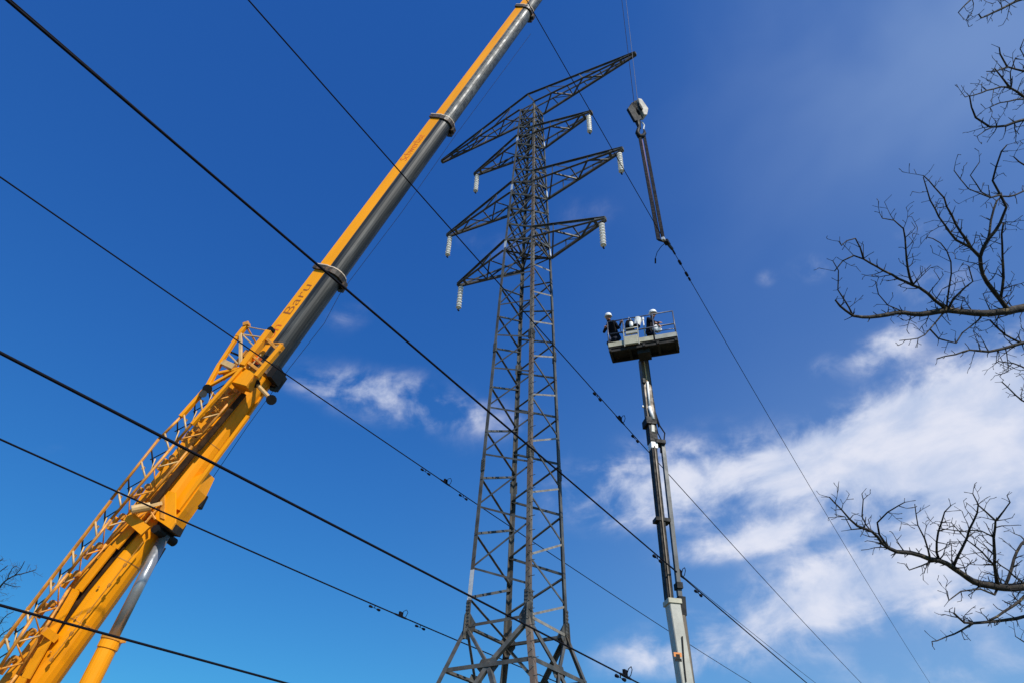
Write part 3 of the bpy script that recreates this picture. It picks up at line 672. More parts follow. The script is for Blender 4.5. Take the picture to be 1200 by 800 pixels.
# cable tray and cylinder pad behind the bracket, line running along the underside
MB().tube([Q(231, 594, -.3), Q(238, 580, -.3)], [.17, .17], 10).build('rope_roller', 'black', crane)
MB().tube([Q(238, 576, -.3), Q(290, 499, -.3), Q(340, 430, -.3), Q(380, 379, -.3), Q(398, 345, -.3), Q(470, 250, -.3), Q(533, 160, -.3), Q(622, 40, -.3)], .009, 5).build('control_cable', 'rope', crane)
# small white lugs along the boom
for u, v in ((397, 322), (456, 218), (572, 69)): MB().box(Q(u, v, .2), AX*.06, SS*.06, HH*.05).build('lug', 'lightgrey', crane)
# superstructure and carrier under the boom (below the frame)
bx = V(piv[0], piv[1], 0); fd = nrm(V(AX[0], AX[1], 0)); sd = nrm(V(SS[0], SS[1], 0))
o = MB(); o.box(bx+fd*1.0+Z*1.9, fd*2.6, sd*.9, Z*.35); o.box(bx-fd*.3+Z*2.6, fd*.9, sd*.62, Z*.6); o.build('turntable_frame', 'orange', crane, bevel=.03)
MB().tube([bx+fd*1.2+Z*1.35, bx+fd*1.2+Z*1.6], .85, 28).build('slewing_ring', 'black', crane)
o = MB(); o.box(bx+fd*3.2+Z*1.15, fd*6.3, sd*1.25, Z*.22); o.box(bx+fd*8.6+Z*1.6, fd*1.0, sd*1.25, Z*.6); o.build('carrier_body', 'orange', crane, bevel=.05)
MB().box(bx+fd*8.9+Z*1.85, fd*.72, sd*1.26, Z*.28).build('cab_window', 'glass', crane)
MB().box(bx-fd*2.6+Z*2.3, fd*.7, sd*1.3, Z*.7).build('counterweight', 'orange', crane, bevel=.04)
wm = None
for i in range(6):
    for sx in (-1, 1):
        c = bx+fd*(-2.2+i*2.05)+sd*sx*1.15+Z*.62
        MB().tube([c-sd*.2, c+sd*.2], .62, 20).build('wheel', 'tyre', crane)
for f in (-1.4, 6.8):
    for sx in (-1, 1):
        o = MB(); o.beam(bx+fd*f+Z*.95, bx+fd*f+sd*sx*3.4+Z*.95, .3, .3); o.tube([bx+fd*f+sd*sx*3.4+Z*.02, bx+fd*f+sd*sx*3.4+Z*1.1], .12, 10); o.build('outrigger', 'orange', crane)
J2 = J+RD*4.6
MB().beam(J2, bx+fd*3.0+Z*2.1, .3, .3).build('cylinder_mount', 'orange', crane)

# ---------------------------------------------------------------- aerial lift
YL = 17.5
def lp(u, v, y=YL): r = ray(u, v); return C0+r*(y/r[1])
m0 = lp(800, 800); mdir = nrm(lp(783, 700)-m0)
baseL = m0+(m0-lp(783, 700))*((m0[2]-1.9)/(lp(783, 700)[2]-m0[2]))
lift = empty('aerial_work_platform', V(baseL[0], baseL[1], 0), 'telescopic aerial lift with a cream lower boom raised upright right of the pylon', 'aerial lift')
lx = nrm(V(1, 0.15, 0)); ly = nrm(np.cross(Z, lx))
def lb(p, q, w, d, name, m, bevel=0, sh=0, sy=0): return MB().beam(p+lx*sh+ly*sy, q+lx*sh+ly*sy, w, d, up=tuple(ly)).build(name, m, lift, bevel=bevel)
A0, A1 = baseL, lp(788, 706)
lb(A0, A1, .30, .36, 'lower_boom', 'lightgrey', .02)
lb(lp(788.3, 709), lp(787.6, 703), .36, .42, 'boom_collar', 'cream', .01)
lb(lp(808, 800)+(lp(808, 800)-lp(797, 712))*.9, lp(797, 712), .10, .3, 'cable_tray', 'brown', 0)
lb(lp(812, 800)+(lp(812, 800)-lp(801, 715))*.9, lp(801, 718), .09, .26, 'cable_tray', 'greytube', 0, sy=.1)
lb(lp(798.5, 722), lp(797, 700), .18, .3, 'cable_guide', 'black')
MB().tube([lp(799.5, 745, 17.3), lp(801.5, 775, 17.3), lp(804, 798, 17.3)], .02, 5).build('hose', 'black', lift)
for u, v in ((794.5, 769),):
    p = lp(u, v, YL-.2); MB().box(p+Z*.05, lx*.1, ly*.004, Z*.05).build('warning_label', 'sticker', lift)
    MB().box(p-Z*.07, lx*.085, ly*.004, Z*.035).build('warning_label', 'black', lift)
    MB().box(p-Z*.00-ly*.004, lx*.05, ly*.004, Z*.06).build('warning_label', 'black', lift)
lb(lp(784.5, 706), lp(764.5, 520), .17, .26, 'middle_boom', 'black', .01)
lb(lp(786.6, 706, YL-.15), lp(767, 522, YL-.15), .03, .03, 'chain', 'brown')
lb(lp(798, 712), lp(776.5, 520), .11, .12, 'side_cylinder', 'greytube', 0)
lb(lp(775.5, 612), lp(775.2, 608), .42, .3, 'bracket', 'black')
lb(lp(795.5, 690), lp(794.6, 683), .16, .24, 'bracket', 'black')
lb(lp(772.8, 521), lp(772.5, 517), .3, .3, 'bracket', 'black')
lb(lp(765.7, 527), lp(765, 519.5), .21, .28, 'boom_collar', 'white', .01)
lb(lp(765, 519), lp(762.5, 497), .24, .3, 'joint_frame', 'black')
lb(lp(763.5, 509), lp(763, 500), .12, .34, 'joint_block', 'lightgrey', .02)
lb(lp(762.6, 498), lp(753.5, 421), .25, .24, 'upper_boom', 'brown', .01)
lb(lp(767, 494), lp(757.5, 421), .06, .2, 'cable_tray', 'black')
MB().tube([lp(758.8, 447, YL-.16), lp(761.3, 476, YL-.16)], .035, 8).build('hydraulic_rod', 'white', lift, smooth=True)
MB().tube([lp(761.2, 476, YL-.16), lp(765.5, 491, YL-.16)], .055, 8).build('hydraulic_rod', 'white', lift, smooth=True)
MB().tube([lp(754.6, 422, YL-.15), lp(758.2, 447, YL-.15)], .02, 6).build('hydraulic_rod', 'palebar', lift)
MB().box(lp(761, 495.5), lx*.16, ly*.2, Z*.12).build('boom_collar', 'black', lift)
MB().box(lp(753.8, 476), lx*.03, ly*.03, Z*.03).build('lamp', 'white', lift)
MB().box(lp(754.5, 446, YL-.15), lx*.05, ly*.05, Z*.08).build('bracket', 'black', lift)
MB().tube([lp(768, 483), lp(773, 498), lp(779, 507), lp(778, 517), lp(774, 525), lp(774.5, 530)], .022, 6).build('cable_loop', 'cloth2', lift, smooth=True)
MB().tube([lp(768, 495), lp(771, 507), lp(776, 517)], .018, 6).build('cable_loop', 'cloth2', lift, smooth=True)
MB().tube([lp(766, 470), lp(769, 490), lp(772, 500)], .02, 6).build('cable_loop', 'black', lift, smooth=True)
for (u, v) in ((757.6, 432), (759, 445), (764.5, 482)): MB().box(lp(u+1.5, v), lx*.04, ly*.05, Z*.03).build('cable_clip', 'black', lift)
# chassis
bc = V(baseL[0], baseL[1], 0)
o = MB(); o.box(bc+Z*1.0, lx*.95, ly*2.2, Z*.25); o.box(bc+Z*1.6, lx*.6, ly*.8, Z*.4); o.build('chassis', 'lightgrey', lift, bevel=.04)
for a in (-1, 1):
    for b in (-1, 1):
        c = bc+lx*a*.95+ly*b*1.5+Z*.5; MB().tube([c-lx*.18, c+lx*.18], .5, 18).build('wheel', 'tyre', lift)
# basket frame: x along, y away from camera
zf = lp(713, 407.5, 17.05)[2]
def at_z(u, v, z_): r = ray(u, v); return C0+r*((z_-1.6)/r[2])
PL, PR = at_z(713, 407.5, zf), at_z(793.5, 394.5, zf)
BX = nrm(PR-PL); BL = np.linalg.norm(PR-PL); BY = nrm(np.cross(Z, BX)); BD = np.linalg.norm(at_z(715, 422.5, zf)-PL)*.95
if BY[1] < 0: BY = -BY
bk = lambda x, y, z_: PL+BX*(x*BL)+BY*y+Z*z_
def local(u, v, y=0.0):                                # fraction along and height on the basket plane y
    r = ray(u, v); k = ((PL+BY*y-C0)@BY)/(r@BY); P = C0+r*k-PL; return (P@BX)/BL, P[2]
def add(name, mb, m, par, bevel=0): return mb.build(name, m, par, bevel=bevel)
bsk = MB().box(bk(.5, BD/2, .0), BX*BL*.5, BY*BD*.5, Z*.03).build('basket', 'under', lift)
o = MB()
for f in (.02, .3, .52, .72, .98): o.box(bk(f, BD/2, -.08), BX*.04, BY*BD*.49, Z*.05)
for y in (.06, BD-.03): o.box(bk(.5, y, -.085), BX*BL*.49, BY*.03, Z*.06)
o.build('floor_frame', 'under', bsk)
MB().box(bk(.5, BD*.55, -.2), BX*.2, BY*.22, Z*.1).build('mounting_bracket', 'under', bsk)
tb = .17
for a, b in ((.005, .245), (.44, .665), (.69, .995)):
    MB().box(bk((a+b)/2, -.012, tb/2+.02), BX*BL*(b-a)/2, BY*.012, Z*tb/2).build('toe_board', 'cream' if a < .6 else 'lightgrey', bsk)
MB().box(bk(.5, BD, tb/2+.02), BX*BL*.5, BY*.012, Z*tb/2).build('toe_board', 'cream', bsk)
for f in (0, 1): MB().box(bk(f, BD/2, tb/2+.02), BX*.012, BY*BD*.5, Z*tb/2).build('toe_board', 'cream', bsk)
RH = 1.1
def rail(a, b, r=.02, m='rail'): MB().tube([a, b], r, 7).build('rail', m, bsk, smooth=True)
def post(f, y, m='rail', r=.02): MB().tube([bk(f, y, 0), bk(f, y, RH)], r, 7).build('post', 'rail', bsk, smooth=True)
for f in (.01, .245, .455, .69, .99): post(f, 0, 'lightgrey' if f < .7 else 'rail', .022)
for f in (.0, .33, .66, .99): post(f, BD, 'rail')
for z_ in (RH, .56): rail(bk(.01, 0, z_), bk(.99, 0, z_)); rail(bk(.0, BD, z_), bk(.99, BD, z_)); rail(bk(0.005, 0, z_), bk(0.005, BD, z_)); rail(bk(.99, 0, z_), bk(.99, BD, z_))
rail(bk(.99, 0, .35), bk(.7, 0, .35), .014)
# front control panel hung on the rail
MB().box(bk(.345, -.06, .12), BX*BL*.10, BY*.04, Z*.17).build('control_panel', 'cream', bsk, bevel=.015)
MB().box(bk(.36, -.06, .42), BX*BL*.085, BY*.04, Z*.055).build('panel_cover', 'lightgrey', bsk, bevel=.01)
rail(bk(.235, -.08, .6), bk(.46, -.08, .6), .022, 'lightgrey')
for f in (.245, .455): MB().tube([bk(f, -.08, -.1), bk(f, -.08, .6)], .018, 6).build('panel_bracket', 'lightgrey', bsk)

# things in the basket
def blob(c, sx, sy, sz, seg=10, tilt=0.0, top=.75):
    o = MB(); pts = [(-1, .55), (-.8, .9), (-.2, 1), (.5, .95), (.85, top), (1, .35)]
    X, Y_ = BX*math.cos(tilt)+Z*math.sin(tilt), BY; Zt = -BX*math.sin(tilt)+Z*math.cos(tilt); vs = []
    for h, r in pts:
        for j in range(seg):
            a = 2*math.pi*j/seg; vs.append(c+X*sx*r*math.cos(a)+Y_*sy*r*math.sin(a)+Zt*sz*h)
    n_ = len(pts); fs = [(i*seg+j, i*seg+(j+1) % seg, (i+1)*seg+(j+1) % seg, (i+1)*seg+j) for i in range(n_-1) for j in range(seg)]
    fs += [tuple(range(seg)), tuple(range((n_-1)*seg, n_*seg))]; return o.add(vs, fs)
f, h = local(738, 382, .25); b1 = blob(bk(f, .25, h), .16, .13, .24).build('tool_bag', 'cloth', None, smooth=True); tag(b1, 'black tool bag hanging in the middle of the lift basket, left of the white bucket', 'bag')
MB().tube([bk(f-.03, .25, h+.2), bk(f, .25, h+.38), bk(f+.04, .25, h+.2)], .015, 5).build('strap', 'white', b1)
f, h = local(739.8, 380.5, .1); blob(bk(f, .08, h), .07, .05, .12).build('side_pocket', 'white', b1, smooth=True)
f, h = local(747, 378, .1)
t = -.25; X_ = BX*math.cos(t)+Z*math.sin(t); Zt = -BX*math.sin(t)+Z*math.cos(t); c = bk(f, .1, h)
b2 = MB().tube([c-Zt*.13, c+Zt*.15], [.11, .14], 14).build('bucket', 'white', None); tag(b2, 'white plastic bucket tied to the basket rail between the two workers', 'bucket')
MB().tube([c-Zt*.16, c-Zt*.132], [.115, .115], 14).build('base_ring', 'black', b2)
MB().tube([c+Zt*.14-X_*.13, c+Zt*.27-X_*.06, c+Zt*.27+X_*.06, c+Zt*.14+X_*.13], .008, 5).build('handle', 'rail', b2)
f, h = local(729, 383, .15); o = MB()
for k in range(4):
    cc = bk(f, .12+.03*k, h); o.tube([cc+Z*.25*math.cos(a)+BX*.07*math.sin(a) for a in np.linspace(0, 2*math.pi, 13)], .014, 5)
tag(o.build('rope_coil', 'blue', None), 'long blue rope coil hanging on the rail beside the left worker', 'rope')
f, h = local(755.5, 384, .5)
tag(MB().tube([bk(f, .45, .04), bk(f-.01, .45, h+.3)], [.03, .025], 8).tube([bk(f-.01, .45, h+.3), bk(f-.01, .45, h+.4)], .04, 8).build('insulating_rod', 'white', None), 'white upright rod standing just left of the right worker', 'rod')

# people: one continuous skinned body each
def person(label, joints, edges, root, mats_fn, helmet_c, helmet_dir, face_dir, extras=()):
    c0 = joints['pelvis'][0]; r_ = empty('person', V(c0[0], c0[1], zf+.03), label, 'person'); og = ORG[r_.name]
    names = list(joints); me = bpy.data.meshes.new('body'); me.from_pydata([tuple(joints[k][0]-og) for k in names], [(names.index(a), names.index(b)) for a, b in edges], [])
    ob = bpy.data.objects.new('tmpbody', me); COL.objects.link(ob); md = ob.modifiers.new('skin', 'SKIN'); md.use_smooth_shade = True
    for i, k in enumerate(names):
        sv = me.skin_vertices[0].data[i]; rr = joints[k][1]; sv.radius = rr if isinstance(rr, tuple) else (rr, rr); sv.use_root = (k == root)
    sb = ob.modifiers.new('sub', 'SUBSURF'); sb.levels = 2; sb.render_levels = 2
    bpy.context.view_layer.update(); m2 = bpy.data.meshes.new_from_object(ob.evaluated_get(bpy.context.evaluated_depsgraph_get())); bpy.data.objects.remove(ob)
    m2.materials.clear(); [m2.materials.append(MT[k]) for k in ('skin', 'cloth', 'cloth2')]
    skinj = [joints[k][0]-og for k in names if k.startswith(('head', 'face', 'nose', 'hand', 'f_', 'th_', 'ear'))]; other = [joints[k][0]-og for k in names if not k.startswith(('head', 'face', 'nose', 'hand', 'f_', 'th_', 'ear'))]
    legs = [joints[k][0]-og for k in names if k.startswith(('hip', 'knee', 'foot', 'toe', 'pelvis'))]
    for p in m2.polygons:
        c = np.array(p.center); ds = min(np.linalg.norm(c-j) for j in skinj); do = min(np.linalg.norm(c-j) for j in other); dl = min(np.linalg.norm(c-j) for j in legs)
        p.material_index = 0 if ds < do else (2 if dl <= do+1e-6 else 1); p.use_smooth = True
    b = bpy.data.objects.new('body', m2); COL.objects.link(b); b.parent = r_; ORG[b.name] = og
    hd = nrm(helmet_dir); fd_ = nrm(face_dir-hd*(face_dir@hd)); sd_ = np.cross(hd, fd_); o = MB(); vs = []; seg = 16
    prof = [(0, 1.0), (.3, 1.0), (.62, .9), (.85, .66), (.97, .32), (1.0, .04)]
    for h_, r in prof:
        for j in range(seg):
            a = 2*math.pi*j/seg; vs.append(helmet_c+hd*h_*.15+fd_*.145*r*math.cos(a)+sd_*.118*r*math.sin(a))
    fs = [(i*seg+j, i*seg+(j+1) % seg, (i+1)*seg+(j+1) % seg, (i+1)*seg+j) for i in range(len(prof)-1) for j in range(seg)]+[tuple(range(seg)), tuple(range((len(prof)-1)*seg, len(prof)*seg))]
    o.add(vs, fs); hm = o.build('helmet', 'helmet', b, smooth=True)
    MB().prism([(.12*math.cos(a)*1.0, .12*math.sin(a)) for a in np.linspace(0, 2*math.pi, 13)[:-1]], helmet_c+fd_*.05, helmet_c+fd_*.05-hd*.012, fd_*1.05, sd_).build('brim', 'helmet', hm)
    for s in (-1, 1):
        e = helmet_c-hd*.055+fd_*.098+sd_*s*.033; MB().tube([e, e+fd_*.012], .012, 6).build('eye', 'black', b)
    m_ = helmet_c-hd*.135+fd_*.088; MB().tube([m_-sd_*.025, m_+sd_*.025], .008, 5).build('mouth', 'red', b)
    MB().tube([helmet_c-hd*.0+sd_*.1, helmet_c-hd*.1+sd_*.075, helmet_c-hd*.17+fd_*.04, helmet_c-hd*.1-sd_*.075, helmet_c-sd_*.1], .006, 5).build('chin_strap', 'black', b)
    return r_
def figure(f, y, facing, lean, lh, rh, crouch=0.0, head_turn=None):
    # facing: unit vector; lean: forward offset of the chest; lh, rh: hand targets
    fwd = nrm(facing); rg = np.cross(fwd, Z); g = bk(f, y, .03); H = {}
    P = lambda a, b, c: g+rg*a+fwd*b+Z*c
    pz = .92-crouch; H['pelvis'] = (P(0, -.05, pz), (.16, .12)); H['waist'] = (P(0, lean*.3, pz+.16), (.15, .11)); H['chest'] = (P(0, lean*.75, pz+.38), (.17, .12)); H['neckb'] = (P(0, lean, pz+.54), (.09, .08))
    H['neck'] = (P(0, lean+.02, pz+.60), (.055, .055)); hz = pz+.70; ht = fwd if head_turn is None else nrm(head_turn)
    hc = P(0, lean+.05, hz); H['head_low'] = (hc-Z*.03+ht*.02, (.066, .072)); H['head_top'] = (hc+Z*.09, (.078, .09)); H['nose'] = (hc+ht*.105-Z*.0, (.014, .014)); 
    hr = np.cross(ht, Z); H['ear_a'] = (hc+hr*.088+Z*.01, (.018, .022)); H['ear_b'] = (hc-hr*.088+Z*.01, (.018, .022))
    E = [('pelvis', 'waist'), ('waist', 'chest'), ('chest', 'neckb'), ('neckb', 'neck'), ('neck', 'head_low'), ('head_low', 'head_top'), ('head_low', 'nose'), ('head_low', 'ear_a'), ('head_low', 'ear_b')]
    for s, nm, tgt in ((-1, 'l', lh), (1, 'r', rh)):
        sh = P(s*.19, lean*.85, pz+.48); H['shoulder_'+nm] = (sh, (.075, .07)); d = tgt-sh; L = np.linalg.norm(d); ul = .29
        midp = sh+d*.5; bend = math.sqrt(max(0.0, ul**2-(L/2)**2)); eb = nrm(rg*s*.8-Z*.7-fwd*.2); eb = nrm(eb-nrm(d)*(eb@nrm(d)))
        H['elbow_'+nm] = (midp+eb*bend, (.05, .05)); wr = tgt; H['wrist_'+nm] = (wr-nrm(wr-(midp+eb*bend))*.05, (.034, .03))
        hd_ = nrm(wr-(midp+eb*bend)); sdv = nrm(np.cross(hd_, Z)); H['hand_'+nm] = (wr+hd_*.03, (.04, .022)); E += [('chest', 'shoulder_'+nm), ('shoulder_'+nm, 'elbow_'+nm), ('elbow_'+nm, 'wrist_'+nm), ('wrist_'+nm, 'hand_'+nm)]
        for q in range(4):
            b0 = wr+hd_*.07+sdv*(q-1.5)*.022; tip = b0+hd_*(.035, .045, .042, .03)[q]-Z*.012; tip2 = tip+hd_*.012-Z*.03
            H[f'f_{nm}{q}a'] = (b0, .0095); H[f'f_{nm}{q}b'] = (tip, .009); H[f'f_{nm}{q}c'] = (tip2, .008); E += [('hand_'+nm, f'f_{nm}{q}a'), (f'f_{nm}{q}a', f'f_{nm}{q}b'), (f'f_{nm}{q}b', f'f_{nm}{q}c')]
        H['th_'+nm] = (wr+hd_*.03-sdv*s*.05, .0105); H['th2_'+nm] = (wr+hd_*.065-sdv*s*.065-Z*.02, .009); E += [('hand_'+nm, 'th_'+nm), ('th_'+nm, 'th2_'+nm)]
        H['hip_'+nm] = (P(s*.1, -.03, pz-.06), (.095, .095)); H['knee_'+nm] = (P(s*.13, .07+crouch*.9, .49-crouch*.3), (.062, .062)); H['foot_'+nm] = (P(s*.13, -.05, .08), (.045, .05)); H['toe_'+nm] = (P(s*.15, .14, .035), (.045, .035))
        E += [('pelvis', 'hip_'+nm), ('hip_'+nm, 'knee_'+nm), ('knee_'+nm, 'foot_'+nm), ('foot_'+nm, 'toe_'+nm)]
    return H, E, hc, ht
f1, _ = local(713.5, 378, .35)
H, E, hc, ht = figure(f1+.085, .42, nrm(-BX*.55-BY*.8), .26, bk(f1+.2, .03, RH-.1), bk(-.03, .02, RH-.2), .24, nrm(BX*.6-BY*.8-Z*.25))
person('worker in white helmet leaning on the left end of the lift basket', H, E, 'pelvis', None, hc+Z*.06, Z+ht*.18, ht)
f2, _ = local(763.5, 372, .3)
H, E, hc, ht = figure(f2-.05, .5, nrm(BX*.75-BY*.55), .14, bk(f2+.12, .05, RH-.35), bk(f2+.10, .0, RH-.5), .24, nrm(-BY*.5+BX*.8-Z*.2))
person('worker in white helmet standing right of the white bucket in the lift basket', H, E, 'pelvis', None, hc+Z*.06, Z+ht*.12, ht)
f, h = local(769.5, 384, .0); c = bk(f, .06, h); b3 = blob(c, .13, .07, .16, tilt=.5).build('white_sack', 'white', None, smooth=True); tag(b3, 'white sack in the hands of the right worker in the basket', 'bag')

# ---------------------------------------------------------------- bare trees
def limb(o, pts, depths, w0, w1, k=6, wob=.006):
    P = [at_depth(u, v, d) for (u, v), d in zip(pts, depths)]
    # resample with a little wander
    out = []; R = []
    n_ = len(P)
    for i in range(n_-1):
        m = max(1, int(np.linalg.norm(P[i+1]-P[i])/.12))
        for j in range(m):
            t = j/m; p0, p1, p2, p3 = P[max(i-1, 0)], P[i], P[i+1], P[min(i+2, n_-1)]
            c = .5*((2*p1)+(-p0+p2)*t+(2*p0-5*p1+4*p2-p3)*t*t+(-p0+3*p1-3*p2+p3)*t**3)
            out.append(c+np.array([random.gauss(0, wob) for _ in range(3)])); R.append(i+t)
    out.append(P[-1]); R.append(n_-1)
    rad = [.97*(w0+(w1-w0)*(r/(n_-1))**.62)/2/FPX*np.mean(depths)*(1+.12*random.random()) for r in R]
    o.tube(out, rad, k); return out, rad
def twig(o, p, d, L, r, lev, o2):
    if L < .05 or lev > 3: return
    n_ = max(2, int(L/.07)); pts = [p]; rs = [r]; cur = p
    for i in range(n_):
        d = nrm(d+np.array([random.gauss(0, .2) for _ in range(3)])+Z*.05); cur = cur+d*L/n_; pts.append(cur); rs.append(max(.003, r*(1-.75*(i+1)/n_)))
        if random.random() < (.85 if lev < 2 else .5):
            side = nrm(np.cross(d, np.array([random.gauss(0, 1) for _ in range(3)]))); twig(o2, cur, nrm(d*.6+side), L*random.uniform(.2, .5), max(.004, r*.6), lev+1, o2)
    if random.random() < .6: rs[-1] = rs[-1]*1.6                      # bud
    o.tube(pts, rs, 4)
def sprout(o2, line, rad, dens, Lm, up=.3, start=.05):
    N_ = len(line); pn = nrm(C0-line[0])
    for i in range(int(N_*start), N_):
        if random.random() > dens: continue
        d = nrm(line[min(i+1, N_-1)]-line[max(i-1, 0)]); sd = nrm(np.cross(d, pn))*random.choice((-1, 1)); s = nrm(sd+pn*random.gauss(0, .45)+Z*up)
        twig(o2, line[i], nrm(d*random.uniform(.2, .9)+s), Lm*random.uniform(.25, 1)*(1.1-.5*i/N_), max(.005, min(.010, rad[i]*.55)), 1 if random.random() < .6 else 0, o2)
def tree(name, label, root, group, trunk, branches, D, dens, Lm, barks=('bark', 'twig')):
    tr = empty(name, root, label, 'tree', group)
    if trunk: MB().tube(*trunk, 12).build('trunk', barks[0], tr, smooth=True)
    tw = MB(); allp = []; BRP = branches
    for anchor, pts, w0, w1, d0, d1 in branches:
        o = MB(); dd = list(np.linspace(d0, d1, len(pts)))
        if anchor is None and allp:
            c = min(allp, key=lambda a: (a[0]-pts[0][0])**2+(a[1]-pts[0][1])**2)
            if (c[0]-pts[0][0])**2+(c[1]-pts[0][1])**2 < 26**2:
                pts = [(c[0], c[1])]+list(pts[1:] if math.dist(pts[0], c[:2]) < 9 else pts); dd = [c[2]]+[c[2]+(x-dd[0]) for x in np.linspace(d0, d1, len(pts))[1:]]
        line, rad = limb(o, pts, dd, w0, w1); allp += [px(p) for p in line]
        if anchor is not None:
            a = np.array(anchor, float); s = line[0]; tan = nrm(s-line[min(3, len(line)-1)]); L = np.linalg.norm(a-s)
            c1 = s+tan*L*.35; seg = []
            for t in np.linspace(0, 1, 10): seg.append((1-t)**2*a+2*t*(1-t)*c1+t*t*s)
            o.tube(seg, list(np.linspace(rad[0]*2.2, rad[0], 10)), 8)
            fine = [seg[i]*(1-f)+seg[i+1]*f for i in range(9) for f in (0, .25, .5, .75)]
            keep = [i for i, p_ in enumerate(fine) if px(p_)[0] > 1290 or px(p_)[0] < -90]
            if barks[0] == 'bark' and len(keep) > 3: sprout(tw, [fine[i] for i in keep], [rad[0]]*len(keep), .45, Lm*1.1)
        o.build('branch', barks[0], tr, smooth=True)
        if len(BRP) > 20: sprout(tw, line, rad, dens*.75, Lm*.4)
        sprout(tw, line, rad, dens*(1 if w0 > 2.4 else .9), Lm*(1 if w0 > 2.4 else .6))
    tag(tw.build('twig', barks[1], tr), kind='stuff')
    return tr
TX, TY = 13.2, 8.6
def d_of(d): return d
